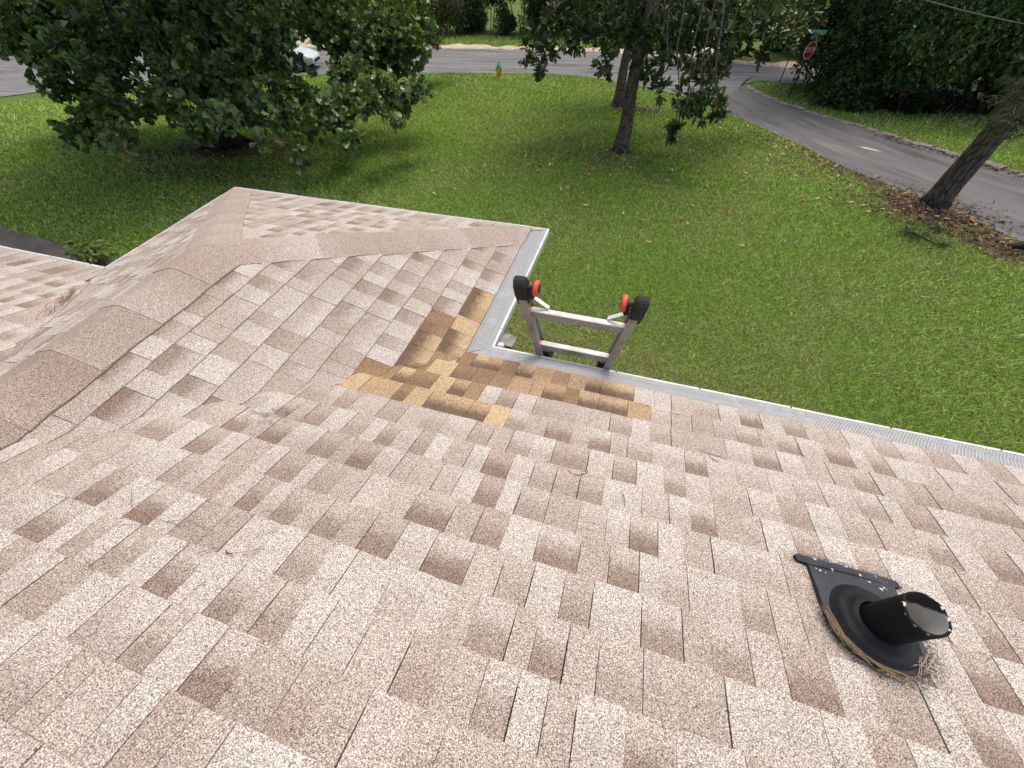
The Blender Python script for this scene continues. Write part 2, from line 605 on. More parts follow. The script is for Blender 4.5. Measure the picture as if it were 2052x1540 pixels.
def soil_mask(P):
    P = np.asarray(P, float)
    x, y = P[:, 0], P[:, 1]

    def blob(cx, cy, rx, ry, rot=0):
        c, s = math.cos(rot), math.sin(rot)
        u = ((x - cx) * c + (y - cy) * s) / rx
        v = (-(x - cx) * s + (y - cy) * c) / ry
        return np.exp(-(u * u + v * v) ** 1.3)
    m = 1.05 * blob(-13.2, 9.5, 2.6, 1.3, 0.1)
    m = np.maximum(m, 0.75 * blob(-15.0, 8.4, 2.4, 0.9, 0.3))
    m = np.maximum(m, 0.62 * blob(-12.5, 7.3, 3.6, 1.4))
    m = np.maximum(m, 0.9 * blob(MAG_BASE[0], MAG_BASE[1], 0.75, 0.6))
    m = np.maximum(m, 0.42 * blob(0.6, 12.6, 4.0, 1.7))
    m = np.maximum(m, 0.8 * blob(-0.3, 20.2, 1.7, 0.55, -0.25))
    m = np.maximum(m, 1.0 * blob(-13.9, 19.5, 2.2, 0.9))
    e = sdist(P, SL)
    ew = np.exp(-(e / 1.0) ** 2) * np.clip((19.0 - y) / 5, 0, 1) * (y > 0)
    m = np.maximum(m, 0.72 * ew)
    m = np.maximum(m, 1.1 * blob(7.55, 10.6, 1.3, 0.9, -0.9))
    m = np.maximum(m, 0.9 * blob(8.2, 8.6, 1.3, 0.7, -0.9))
    m = np.maximum(m, 0.5 * blob(4.9, 13.6, 2.8, 1.3, -0.9))
    m = np.maximum(m, 0.35 * blob(0.2, 2.6, 2.2, 0.6))
    m = np.maximum(m, 1.2 * np.clip((y - 22.2) / 1.2, 0, 1) * (x > 8.5) * (y < 26))
    return np.clip(m, 0, 1.2)


gx = np.concatenate([np.linspace(-400, -60, 18)[:-1], np.linspace(-60, -34, 14)[:-1], np.arange(-34, 22, 0.4), np.linspace(22, 60, 16)[1:], np.linspace(60, 400, 18)[1:]])
gy = np.concatenate([np.linspace(-300, -20, 14)[:-1], np.linspace(-20, -1, 10)[:-1], np.arange(-1, 40, 0.4), np.linspace(40, 80, 12), np.linspace(80, 500, 18)[1:]])
X, Y = np.meshgrid(gx, gy, indexing='ij')
PG = np.stack([X.ravel(), Y.ravel()], 1)
VG = np.concatenate([PG, zg(PG[:, 0], PG[:, 1])[:, None]], 1)
i, j = np.meshgrid(np.arange(len(gx) - 1), np.arange(len(gy) - 1), indexing='ij')
q = (i * len(gy) + j).ravel()
me = np_mesh('ground', VG, np.stack([q, q + len(gy), q + len(gy) + 1, q + 1], 1))
sm = soil_mask(PG)
set_col(me, 'soil', np.stack([sm, sm, sm], 1))
tag(link('ground', me, MAT['ground'], smooth=True), kind='structure')

strip('side_road', SL[:17], SR[:17], 160, 8, 0.022, MAT['asphalt_side'])
strip('road', NEAR, FAR, 170, 9, 0.030, MAT['asphalt'])
strip('road', NEAR2, FAR2, 60, 8, 0.026, MAT['asphalt'])
for o in [o for o in COL.objects if o.name.startswith('road')]:
    o['label'] = 'grey asphalt street running across behind the lawn'
# pale driveway across the street and the walk beside the house
strip('driveway', [(1.2, 30.95), (0.6, 36), (0.2, 44)], [(4.4, 30.2), (4.6, 36), (5.2, 44)], 30, 4, 0.018, MAT['concrete'])
strip('driveway', [(-30.5, 28.7), (-31.5, 33), (-33, 40)], [(-25.9, 30.0), (-27, 34), (-28, 40)], 20, 4, 0.018, MAT['concrete'])
strip('path', [(-16.5, 3.42), (-13.5, 3.14), (-9.6, 2.83), (-6.5, 2.62)], [(-16.5, 0.9), (-13.5, 0.85), (-9.6, 0.8), (-6.5, 0.8)], 60, 6, 0.03, MAT['walk'])

# sandy washed-out edge on the far side of the street, with real lumps
fa = resample(FAR[6:] + FAR2[1:5], 260)
nv = 7
V = []
for k, p in enumerate(fa):
    t = fa[min(k + 1, len(fa) - 1)] - fa[max(k - 1, 0)]
    t /= np.hypot(*t)
    nrm = np.array([-t[1], t[0]])
    wdt = 1.0 + 0.35 * math.sin(k * 0.21) + 0.25 * math.sin(k * 0.57 + 1)
    for a in range(nv):
        u = a / (nv - 1)
        q2 = p + nrm * (u * wdt - 0.18 + 0.07 * math.sin(k * 0.9 + a))
        h = 0.045 + 0.10 * math.sin(math.pi * u) * (0.5 + 0.5 * rng.random())
        if a in (0, nv - 1):
            h = 0.012
        V.append((q2[0], q2[1], float(zg(q2[0], q2[1])) + h))
F = [(k * nv + a, k * nv + a + 1, (k + 1) * nv + a + 1, (k + 1) * nv + a) for k in range(len(fa) - 1) for a in range(nv - 1)]
tag(link('sand_verge', py_mesh('sand_verge', V, F), MAT['sand'], smooth=True), kind='structure')

# broken concrete kerb on the right of the side road: single kerb stones
kr = empty('kerb', (7.6, 20.8, float(zg(7.6, 20.8))))
tag(kr, kind='structure')
kp = resample(SR[3:14], 400)
dl = np.concatenate([[0], np.cumsum(np.hypot(*np.diff(kp, axis=0).T))])
s0 = 0.0
ki = 0
while s0 < dl[-1] - 0.6 and ki < 60:
    Ls = rng.uniform(0.35, 0.95)
    a = np.array([np.interp(s0, dl, kp[:, 0]), np.interp(s0, dl, kp[:, 1])])
    b = np.array([np.interp(s0 + Ls, dl, kp[:, 0]), np.interp(s0 + Ls, dl, kp[:, 1])])
    t = (b - a) / np.hypot(*(b - a))
    nr = np.array([-t[1], t[0]])
    if nr[0] < 0:
        nr = -nr
    jt = rng.uniform(-0.03, 0.03)
    h = rng.uniform(0.03, 0.085)
    prof = [(0.0, -0.05), (0.02, h * 0.55), (0.10, h), (0.30, h * 0.95), (0.34, -0.05)]
    V = []
    for e, pt in ((0, a), (1, b)):
        for (o_, hh) in prof:
            w = pt + nr * (o_ + jt + rng.uniform(-.012, .012))
            V.append((w[0], w[1], float(zg(*w)) + hh + rng.uniform(-.008, .008)))
    F = [(k, k + 1, 5 + k + 1, 5 + k) for k in range(4)] + [(0, 5, 9, 4), (4, 3, 2, 1, 0), (5, 6, 7, 8, 9)]
    link('kerb_stone', py_mesh('kerb_stone', V, F), MAT['kerb'], kr)
    s0 += Ls + rng.uniform(0.015, 0.05)
    ki += 1


# ------------------------------------------------------------------ house roof
S = 1 / 3
W, Lw = 3.097, 1.3537
XL, XR, YR = -9.0, 6.5, -3.2       # left end, right end, ridge of the main roof


def rz_main(x, y): return -S * y
def rz_wing(x, y): return S * min(-x, x + W, Lw - y)


def sag(x, y):
    return 0.002 * math.sin(x * 2.1 + 0.7) * math.sin(y * 2.7 + 1.1) + 0.0006 * math.sin(x * 5.3 + y * 3.1)


def rz(x, y):
    z = rz_main(x, y)
    if -W <= x <= 0:
        z = max(z, rz_wing(x, y))
    return z + sag(x, y)


def clip(poly, a, b, c):
    """keep a*x+b*y+c >= 0"""
    out = []
    n = len(poly)
    for k in range(n):
        p, q_ = poly[k], poly[(k + 1) % n]
        dp = a * p[0] + b * p[1] + c
        dq = a * q_[0] + b * q_[1] + c
        if dp >= 0:
            out.append(p)
        if (dp >= 0) != (dq >= 0):
            t = dp / (dp - dq)
            out.append(tuple(p[k2] + (q_[k2] - p[k2]) * t for k2 in range(len(p))))
    return out


def area(poly):
    return 0.5 * abs(sum(poly[k][0] * poly[(k + 1) % len(poly)][1] - poly[(k + 1) % len(poly)][0] * poly[k][1] for k in range(len(poly))))


house = empty('house', (-1.0, -2.0, -2.75))
tag(house, 'house with pale tan asphalt shingle roof, hipped wing and white gutters', 'house')

# deck under the shingles
dk = B()
zz = lambda x, y, d=0.012: rz(x, y) - sag(x, y) - d - 0.006
def quad(pts): dk.add([(x, y, zz(x, y)) for x, y in pts], [tuple(range(len(pts)))])
quad([(0, -.10), (XR, -.10), (XR, YR), (0, YR), (-W / 2, YR), (-W / 2, -W / 2)])
quad([(-W, -.10), (-W / 2, -W / 2), (-W / 2, YR), (XL, YR), (XL, -.10)])
quad([(-.10, -.10), (-W / 2, -W / 2), (-W / 2, Lw - W / 2), (-.10, Lw - .10)])
quad([(-W + .10, -.10), (-W + .10, Lw - .10), (-W / 2, Lw - W / 2), (-W / 2, -W / 2)])
quad([(-.10, Lw - .10), (-W / 2, Lw - W / 2), (-W + .10, Lw - .10)])
deck = dk.build('roof_deck', MAT['felt'], house)
bk = B()
bk.add([(XL, YR, -S * YR - .012), (XR, YR, -S * YR - .012), (XR, 2 * YR, 0), (XL, 2 * YR, 0)], [(0, 1, 2, 3)])
bk.build('rear_roof_slope', MAT['roof2'], house)

CAMV = Vector(CAM)
cand = []    # (projected size, name, V, F, uv per vert, tone)


def piece(polys, dfun, ubase, cdat, butt, top, dn0, dn1, tone):
    """polys: plan polygons of one shingle tab.  dfun: plan point -> distance upslope"""
    V = []; F = []; UV = []
    for poly in polys:
        if len(poly) < 3 or area(poly) < 2e-4:
            continue
        n = len(poly)
        o = len(V)
        for (x, y) in poly:
            v = (dfun(x, y) - butt) / (top - butt)
            h = dn0 + (dn1 - dn0) * v
            if x < -W / 2 and y <= -(x + W) + 0.06:
                h += 0.013 * math.exp(-abs(y + x + W - 0.05) / 0.05) * (0.4 + 0.6 * math.sin(x * 37) ** 2)
            V.append((x, y, rz(x, y) + h))
            UV.append((x + y, v * (top - butt) / cdat))
        for (x, y) in poly:
            v = (dfun(x, y) - butt) / (top - butt)
            V.append((x, y, rz(x, y) - 0.010))
            UV.append((x + y, v * (top - butt) / cdat))
        # keep face order upward
        a = sum(poly[k][0] * poly[(k + 1) % n][1] - poly[(k + 1) % n][0] * poly[k][1] for k in range(n))
        idx = list(range(n)) if a > 0 else list(range(n - 1, -1, -1))
        F.append(tuple(o + k for k in idx))
        for k in range(n):
            a_, b_ = idx[k], idx[(k + 1) % n]
            F.append((o + a_, o + n + a_, o + n + b_, o + b_))
    if not V:
        return
    c = Vector(np.mean(np.array(V), axis=0))
    d = c - CAMV
    dz = d.dot(fwd)
    vis = 0.0
    if dz > 0.1:
        px = 1026 + 780.5 * d.dot(right) / dz
        py = 770 + 780.5 * d.dot(down) / dz
        if -60 < px < 2112 and -60 < py < 1600:
            ar = sum(area(p) for p in polys if len(p) > 2)
            vis = ar / (dz * dz)
    cand.append((vis, V, F, UV, tone))


def is_patch(plane, x, y):
    if plane == 'main':
        d = -y
        if x < -0.62: return False
        if d < 0.13: return x < 0.62
        if d < 0.26: return x < 0.86
        if d < 0.40: return x < 0.93
        if d < 0.53: return x < 0.14
        if d < 0.665: return x < 0.24
        return False
    if plane == 'wingR':
        d = -x
        if d < 0.27: return y < 0.43
        if d < 0.41: return y < 0.10
        return y < x + 0.05 and d < 0.62
    return False


def tone_of(plane, x, y, strip_id):
    p = 1.0 if is_patch(plane, x, y) else 0.0
    # laminated pattern: plain teeth alternate with shaded cut-outs
    r = random.random()
    if strip_id % 2:
        t = random.choice([random.uniform(0.0, 0.15), random.uniform(0.0, 0.25), random.uniform(0.4, 0.75)]); b = random.uniform(0.0, 0.35)
    else:
        t = random.uniform(0.2, 0.85); b = random.uniform(0.4, 1.0) if r < 0.66 else random.uniform(0.0, 0.4)
    if p:
        t = random.choice([random.uniform(0, .25), random.uniform(0.3, 0.55), random.uniform(.75, 1.0)])
        b = random.choice([0.05, 0.95, 0.95]) if t < .7 else random.choice([0.05, .6])
    return (t, b, p, 1.0)


def course(plane, u0, u1, butt, expo, to_xy, dfun, clips, fold=None, low=0.0):
    u = u0 - random.uniform(0, 0.3)
    prev_gap = 0.0015
    k = 0
    while u < u1:
        w = random.choice([0.065, 0.075, 0.085, 0.09, 0.095, 0.10, 0.11, 0.135]) * random.uniform(0.94, 1.06)
        if plane in ('wingR', 'wingL'):
            w *= 1.15
            gap = 0.0026 if k % 3 == 2 else 0.0007
        else:
            gap = random.choice([0.0007, 0.0007, 0.0018, 0.0026, 0.0030])
        jb = random.uniform(-0.0012, 0.0012)
        b = butt + jb - low
        t = butt + expo + 0.035
        tooth = 0.0016 if k % 2 else 0.0
        ua, ub = u + prev_gap / 2, u + w - gap / 2
        sk = random.uniform(-0.001, 0.001)
        poly = [to_xy(ua, b), to_xy(ub, b + sk), to_xy(ub + sk, t), to_xy(ua + sk, t)]
        cx = sum(p[0] for p in poly) / 4
        cy = sum(p[1] for p in poly) / 4
        polys = [poly]
        for cl in clips(cx, cy):
            polys = [clip(p, *cl) for p in polys]
            polys = [p for p in polys if len(p) >= 3]
        if fold is not None:
            np_ = []
            for p in polys:
                a1 = clip(p, *fold)
                a2 = clip(p, -fold[0], -fold[1], -fold[2])
                np_ += [q_ for q_ in (a1, a2) if len(q_) >= 3]
            polys = np_
        if polys:
            tn = tone_of(plane, cx, cy, k)
            piece(polys, dfun, u, expo, b, t, (0.0088 if plane == 'wingR' else 0.0058) + tooth + random.uniform(-.0004, .0006), 0.0010 + tooth * 0.6, tn)
        u += w
        prev_gap = gap
        k += 1


EM, EW = 0.1326, 0.1402
H2 = -W / 2


def main_clips(cx, cy):
    if cy < H2 - 0.2:
        return []
    if cx > H2:
        return [(1, -1, 0.0)] if cx < 0.35 else []        # x - y >= 0
    return [(-1, -1, -W + 0.055)] if cx > -W - 0.3 else []   # y <= -(x+W) + overlap


for k in range(int((-YR - 0.1195) / EM)):
    bt = 0.1195 + EM * k
    if k == 0:
        course('main', XL + 0.02, -W + 0.20, bt, EM, lambda u, d: (u, -d), lambda x, y: -y, main_clips, low=0.075)
        course('main', -0.20, XR - 0.02, bt, EM, lambda u, d: (u, -d), lambda x, y: -y, main_clips)
    else:
        course('main', XL + 0.02, XR - 0.02, bt, EM, lambda u, d: (u, -d), lambda x, y: -y, main_clips)
for k in range(int((W / 2 - 0.127) / EW) + 1):
    bt = 0.127 + EW * k
    course('wingR', -1.7, Lw, bt, EW, lambda u, d: (-d, u), lambda x, y: -x if y >= x else -y,
           lambda cx, cy: [(1, 0, W / 2), (1, -1, Lw) if False else (1, -1, Lw), (-1, 1, 0.075)], fold=(-1, 1, 0.0))
    course('wingL', -1.7, Lw, bt, EW, lambda u, d: (-W + d, u), lambda x, y: x + W,
           lambda cx, cy: [(-1, 0, -W / 2), (-1, -1, Lw - W), (1, 1, W)], low=0.075 if k == 0 else 0.0)
    course('front', -W, 0, bt, EW, lambda u, d: (u, Lw - d), lambda x, y: Lw - y,
           lambda cx, cy: [(-1, 1, -Lw), (1, 1, W - Lw)], low=0.075 if k == 0 else 0.0)

cand.sort(key=lambda c: -c[0])
for (vis, V, F, UV, tone) in cand[:290]:
    me = py_mesh('shingle', V, F)
    uvl = me.uv_layers.new(name='UVMap')
    li = np.empty(len(me.loops), dtype=np.int32)
    me.loops.foreach_get('vertex_index', li)
    uvl.data.foreach_set('uv', np.array(UV, dtype=np.float32)[li].ravel())
    set_col(me, 'tone', np.tile(np.array([tone]), (len(V), 1)))
    link('shingle', me, MAT['shingle'], deck)
AV, AF, AU, AT = [], [], [], []
for (vis, V, F, UV, tone) in cand[290:]:
    o = len(AV)
    AV += V; AU += UV; AT += [tone] * len(V)
    AF += [tuple(i_ + o for i_ in f) for f in F]
me = py_mesh('shingle_field', AV, AF)
uvl = me.uv_layers.new(name='UVMap')
li = np.empty(len(me.loops), dtype=np.int32)
me.loops.foreach_get('vertex_index', li)
uvl.data.foreach_set('uv', np.array(AU, dtype=np.float32)[li].ravel())
set_col(me, 'tone', np.array(AT))
tag(link('shingle_field', me, MAT['shingle'], deck), kind='stuff')


# ridge and hip caps: folded pieces laid one over the next
def caps(a, b, hw, expo, tones, lift=0.0):
    """a (low end) to b (high end) in plan, hw = half width in plan"""
    a, b = np.array(a), np.array(b)
    d = b - a
    Ln = np.hypot(*d)
    d /= Ln
    nr = np.array([-d[1], d[0]])
    k = 0
    s_ = 0.0
    while s_ < Ln - 0.01:
        e = min(s_ + expo + 0.04, Ln + 0.02)
        jit = random.uniform(-.005, .005)
        prof = [-1, -0.55, -0.16, 0, 0.16, 0.55, 1]
        V = []; UV = []
        rows = 5
        for r in range(rows):
            t = s_ + (e - s_) * r / (rows - 1)
            for u in prof:
                p = a + d * t + nr * (u * hw + jit + (random.uniform(-.004, .004) if abs(u) == 1 else 0))
                p[0] = min(max(p[0], -W + 0.05), -0.122); p[1] = min(p[1], Lw - 0.05)
                zc = rz(*p)
                if abs(u) < 0.5:
                    zc = zc * 0.5 + 0.5 * rz(*(a + d * t + nr * 0.16 * hw)) if u == 0 else zc
                h = 0.0150 - 0.0030 * r / (rows - 1) + lift
                if abs(u) == 1:
                    h -= 0.004
                V.append((p[0], p[1], zc + h))
                UV.append((t, 0.2 + 0.75 * r / (rows - 1)))
        nt = len(V)
        for k2 in range(nt):
            V.append((V[k2][0], V[k2][1], V[k2][2] - 0.009)); UV.append(UV[k2])
        m_ = len(prof)
        F = []
        for r in range(rows - 1):
            for c in range(m_ - 1):
                q_ = (r * m_ + c, r * m_ + c + 1, (r + 1) * m_ + c + 1, (r + 1) * m_ + c)
                F.append(q_[::-1])
                F.append(tuple(i_ + nt for i_ in q_))
        ring = [c for c in range(m_)] + [r * m_ + m_ - 1 for r in range(1, rows)] + [(rows - 1) * m_ + c for c in range(m_ - 2, -1, -1)] + [r * m_ for r in range(rows - 2, 0, -1)]
        for k2 in range(len(ring)):
            p, q_ = ring[k2], ring[(k2 + 1) % len(ring)]
            F.append((p, q_, q_ + nt, p + nt))
        me = py_mesh('ridge_cap', V, F)
        bm = bmesh.new(); bm.from_mesh(me); bmesh.ops.recalc_face_normals(bm, faces=bm.faces); bm.to_mesh(me); bm.free()
        uvl = me.uv_layers.new(name='UVMap')
        li = np.empty(len(me.loops), dtype=np.int32)
        me.loops.foreach_get('vertex_index', li)
        uvl.data.foreach_set('uv', np.array(UV, dtype=np.float32)[li].ravel())
        tn = np.array(tones[k % len(tones)]); tn2 = np.array(tones[(k + 1) % len(tones)])
        tv = []
        for r in range(rows):
            w_ = min(1.0, max(0.0, (r / (rows - 1) - 0.2) * 0.9))
            c_ = tn * (1 - w_) + tn2 * w_
            tv += [(c_[0], c_[1] * .4, 0, 1)] * m_
        set_col(me, 'tone', np.array(tv + tv))
        link('ridge_cap', me, MAT['shingle'], deck)
        s_ += expo
        k += 1


TR = [(0.75, 0.55), (0.15, 0.3), (0.9, 0.5), (0.25, 0.5), (0.6, 0.7), (0.1, 0.2)]
caps((-0.07, Lw - 0.07), (H2, Lw - W / 2), 0.150, 0.31, [(.60, .5), (.75, .5), (.55, .5), (.8, .4), (.95, .5), (.30, .1), (.9, .4)])
caps((-W + 0.07, Lw - 0.07), (H2, Lw - W / 2), 0.150, 0.31, [(.6, .4), (.75, .6), (.7, .3), (.8, .5), (.65, .6)])
caps((H2, H2 - 0.05), (H2, Lw - W / 2 + 0.10), 0.20, 0.30, [(.8, .9), (1.0, .9), (.9, .95), (.55, .55), (1.0, .7), (.5, .4)], 0.004)

# ------------------------------------------------------------------ gutters with leaf guards
PATH = [((XR, 0), (0, 1)), ((0, 0), (1, 1)), ((0, Lw), (1, 1)), ((-W, Lw), (-1, 1)), ((-W, 0), (-1, 1)), ((XL, 0), (0, 1))]
GP = [(-0.135, 0.020), (-0.135, -0.115), (-0.055, -0.125), (-0.012, -0.075), (0.0, -0.03), (0.0, 0.004), (-0.002, 0.008), (-0.014, 0.009), (-0.014, 0.004)]
for (pa, ma), (pb, mb) in zip(PATH[:-1], PATH[1:]):
    pa, ma, pb, mb = map(np.array, (pa, ma, pb, mb))
    Ln = np.hypot(*(pb - pa))
    ns = max(2, int(Ln / 0.25))
    V = []
    for k in range(ns + 1):
        t = k / ns
        for (o_, z_) in GP:
            q_ = pa + (pb - pa) * t + o_ * (ma + (mb - ma) * t)
            # true offset keeps its width along the run, mitred only at the ends
            if 0 < k < ns:
                d = (pb - pa) / Ln
                e0 = pa + o_ * ma; e1 = pb + o_ * mb
                q_ = e0 + (e1 - e0) * t
            V.append((q_[0], q_[1], z_ + 0.0015 * math.sin(k * 1.3)))
    m_ = len(GP)
    F = [(k * m_ + c, k * m_ + c + 1, (k + 1) * m_ + c + 1, (k + 1) * m_ + c) for k in range(ns) for c in range(m_ - 1)]
    gut = link('gutter', py_mesh('gutter', V, F), MAT['white_metal'], house)
    # guard
    V = []; UV = []
    rows = [(-0.150, 0.046), (-0.10, 0.034), (-0.06, 0.016), (-0.013, 0.0095)]
    for k in range(ns + 1):
        t = k / ns
        for r, (o_, z_) in enumerate(rows):
            e0 = pa + o_ * ma; e1 = pb + o_ * mb
            q_ = e0 + (e1 - e0) * t
            V.append((q_[0], q_[1], z_ + 0.002 * math.sin(k * 2.1 + r)))
            UV.append((t * Ln, r / 3))
    m_ = 4
    F = [(k * m_ + c, k * m_ + c + 1, (k + 1) * m_ + c + 1, (k + 1) * m_ + c) for k in range(ns) for c in range(m_ - 1)]
    me = py_mesh('gutter_guard', V, F)
    uvl = me.uv_layers.new(name='UVMap')
    li = np.empty(len(me.loops), dtype=np.int32)
    me.loops.foreach_get('vertex_index', li)
    uvl.data.foreach_set('uv', np.array(UV, dtype=np.float32)[li].ravel())
    link('gutter_guard', me, MAT['guard'], gut)
    # screws and clips on the lip
    for k in range(max(2, int(Ln / 0.42))):
        t = (k + 0.35) / max(2, int(Ln / 0.42))
        e0 = pa - 0.007 * ma; e1 = pb - 0.007 * mb
        q_ = e0 + (e1 - e0) * t
        B().lathe([(0.004, 0), (0.004, 0.002), (0.002, 0.003)], (q_[0], q_[1], 0.0088), 8).build('screw', MAT['post'], gut)
# downspout strap / corner piece in the inside corner
B().box((0.028, 0.03, -0.02), (0.035, 0.035, 0.05), None, 0.006).build('corner_bracket', MAT['white_metal'], house)
B().bar((-0.02, -0.06, -0.12), (-0.02, -0.06, -2.7), 0.06, 0.08, (0, 1, 0)).build('downspout', MAT['white_metal'], house)

# fascia, soffit and walls
fs = B()
for (pa, ma), (pb, mb) in zip(PATH[:-1], PATH[1:]):
    a = np.array(pa) - 0.15 * np.array(ma); b = np.array(pb) - 0.15 * np.array(mb)
    fs.add([(a[0], a[1], 0.02), (b[0], b[1], 0.02), (b[0], b[1], -.16), (a[0], a[1], -.16)], [(0, 1, 2, 3)])
fs.build('fascia', MAT['white_metal'], house)
so = B()
so.box(((XL + XR) / 2, -0.35, -0.15), (XR - XL, 0.42, 0.012))
so.box((-W / 2, 0.55, -0.15), (W - 0.32, 1.3, 0.012))
so.build('soffit', MAT['soffit'], house)
wl_ = B()
wl_.box(((XL + XR) / 2, (-0.55 + 2 * YR + .5) / 2, -1.50), (XR - XL - 0.6, abs(2 * YR - .5 + .55) , 2.66))
wl_.box((-W / 2, 0.25, -1.505), (W - 1.0, 1.3, 2.65))
wl_.build('wall', MAT['brick'], house)
for xe in (XL + .01, XR - .01):
    ga = B()
    ga.add([(xe, -.05, -.02), (xe, YR, -S * YR - .03), (xe, 2 * YR + .05, -.02), (xe, 2 * YR + .05, -.18), (xe, -.05, -.18)], [(0, 1, 2, 3, 4)])
    ga.build('gable', MAT['soffit'], house)

# ------------------------------------------------------------------ vent pipe with painted flashing
vp = empty('vent_pipe', (1.487, -1.068, 0.356))
vp.parent = house
vp.location = Vector((1.487, -1.068, 0.356)) - house.location
def rp(x, y, h): return (x, y, -S * y + sag(x, y) + h)
# flashing plate: square at the low edge, round at the upper end
out = [(1.362, -0.912), (1.590, -0.912), (1.592, -1.00), (1.590, -1.07)]
for k in range(1, 12):
    a = -math.pi * k / 12
    out.append((1.475 + 0.115 * math.cos(a), -1.07 + 0.108 * math.sin(a)))
out += [(1.360, -1.07), (1.361, -1.0)]
n_ = len(out)
V = [rp(x, y, 0.0185 + (0.004 * math.sin(k * 1.7))) for k, (x, y) in enumerate(out)] + [rp(x, y, -0.004) for x, y in out]
F = [tuple(range(n_ - 1, -1, -1))] + [(k, (k + 1) % n_, n_ + (k + 1) % n_, n_ + k) for k in range(n_)]
fm = M_('painted_flashing', 0.65, 0.3)
chip = fm.noise(55, 3, 0.55)
lowm = fm.n('ShaderNodeSeparateXYZ', {'Vector': fm.pos()})
msk = fm.math('MULTIPLY', fm.maprange(chip, 0.655, 0.665), fm.maprange(lowm.outputs[1], -0.985, -0.94))
fm.color(fm.mix(msk, fm.ramp(fm.noise(18, 4), [(0.3, (0.020, 0.024, 0.030)), (0.7, (0.042, 0.048, 0.056))]), (0.50, 0.53, 0.53)))
link('flashing_plate', py_mesh('flashing_plate', V, F), fm.m, vp)
V = [rp(1.330, -0.905, .0195), rp(1.338, -0.899, .0195), rp(1.47, -0.898, .021), rp(1.607, -0.900, .0195), rp(1.613, -0.921, .0195), rp(1.585, -0.925, .022), rp(1.47, -0.922, .024), rp(1.365, -0.926, .022), rp(1.334, -0.922, .0195)]
V += [(x, y, z - .012) for x, y, z in V]
link('sealant_strip', py_mesh('sealant_strip', V, [tuple(range(8, -1, -1))] + [(k, (k + 1) % 9, 9 + (k + 1) % 9, 9 + k) for k in range(9)]), fm.m, vp)
# cone boot: rings square to the roof at the base, level at the collar
rings = [(0.100, 0.0185, 1.0), (0.097, 0.0215, 1.0), (0.092, 0.026, 1.0), (0.088, 0.034, .95), (0.084, 0.037, .9), (0.074, 0.038, .85), (0.067, 0.039, .8), (0.064, 0.048, .7), (0.059, 0.051, .6), (0.0505, 0.051, .6)]
V = []
seg = 40
for (r, h, tilt) in rings:
    for k in range(seg):
        a = 2 * math.pi * k / seg
        x = 1.480 + r * math.cos(a) ; y = -1.062 + r * math.sin(a) * (1.06 if r > .06 else 1)
        V.append((x, y, 0.355 + h - S * tilt * (y + 1.066)))
F = [(i_ * seg + k, i_ * seg + (k + 1) % seg, (i_ + 1) * seg + (k + 1) % seg, (i_ + 1) * seg + k) for i_ in range(len(rings) - 1) for k in range(seg)]
link('rubber_boot', py_mesh('rubber_boot', V, F), MAT['black_paint'], vp, True)
# the pipe itself, an open tube
V = []; seg = 40
PX, PY, PZ = 1.484, -1.064, 0.356
prof = [(0.0485, -0.02), (0.0485, 0.192), (0.0478, 0.1945), (0.0428, 0.1945), (0.0420, 0.1925)]
for (r, h) in prof:
    for k in range(seg):
        a = 2 * math.pi * k / seg
        chipz = -0.004 * max(0, math.sin(a * 3 + 1)) ** 6 - 0.003 * max(0, math.sin(a * 5 + 2.2)) ** 8 if h > 0.15 else 0
        V.append((PX + r * math.cos(a), PY + r * math.sin(a), PZ + h + chipz))
F = [(i_ * seg + k, i_ * seg + (k + 1) % seg, (i_ + 1) * seg + (k + 1) % seg, (i_ + 1) * seg + k) for i_ in range(len(prof) - 1) for k in range(seg)]
pm = M_('painted_pipe', 0.75, 0.2)
pz = pm.n('ShaderNodeSeparateXYZ', {'Vector': pm.pos()})
pm.color(pm.mix(pm.math('MULTIPLY', pm.maprange(pm.noise(70, 3), 0.56, 0.6), pm.maprange(pz.outputs[2], PZ + .188, PZ + .1925)), (0.006, 0.0055, 0.0055), (0.55, 0.54, 0.50)))
link('pipe', py_mesh('pipe', V, F), pm.m, vp, True)
V = []
prof = [(0.0420, 0.1925), (0.0418, 0.15), (0.0418, 0.03), (0.0418, -0.25)]
for (r, h) in prof:
    for k in range(seg):
        a = 2 * math.pi * k / seg
        V.append((PX + r * math.cos(a), PY + r * math.sin(a), PZ + h))
F = [(i_ * seg + k, (i_ + 1) * seg + k, (i_ + 1) * seg + (k + 1) % seg, i_ * seg + (k + 1) % seg) for i_ in range(3) for k in range(seg)]
im = M_('pipe_inner_wall', 0.5, 0.4)
ip = im.n('ShaderNodeSeparateXYZ', {'Vector': im.pos()})
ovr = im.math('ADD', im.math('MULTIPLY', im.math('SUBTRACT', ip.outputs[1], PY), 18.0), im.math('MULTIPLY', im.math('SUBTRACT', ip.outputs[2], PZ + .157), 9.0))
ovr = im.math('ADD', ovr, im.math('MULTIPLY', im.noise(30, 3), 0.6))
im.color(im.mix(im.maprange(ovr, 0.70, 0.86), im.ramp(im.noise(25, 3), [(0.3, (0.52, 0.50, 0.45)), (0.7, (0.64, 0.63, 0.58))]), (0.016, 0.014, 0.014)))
link('pipe_inner_wall', py_mesh('pipe_inner_wall', V, F), im.m, vp, True)


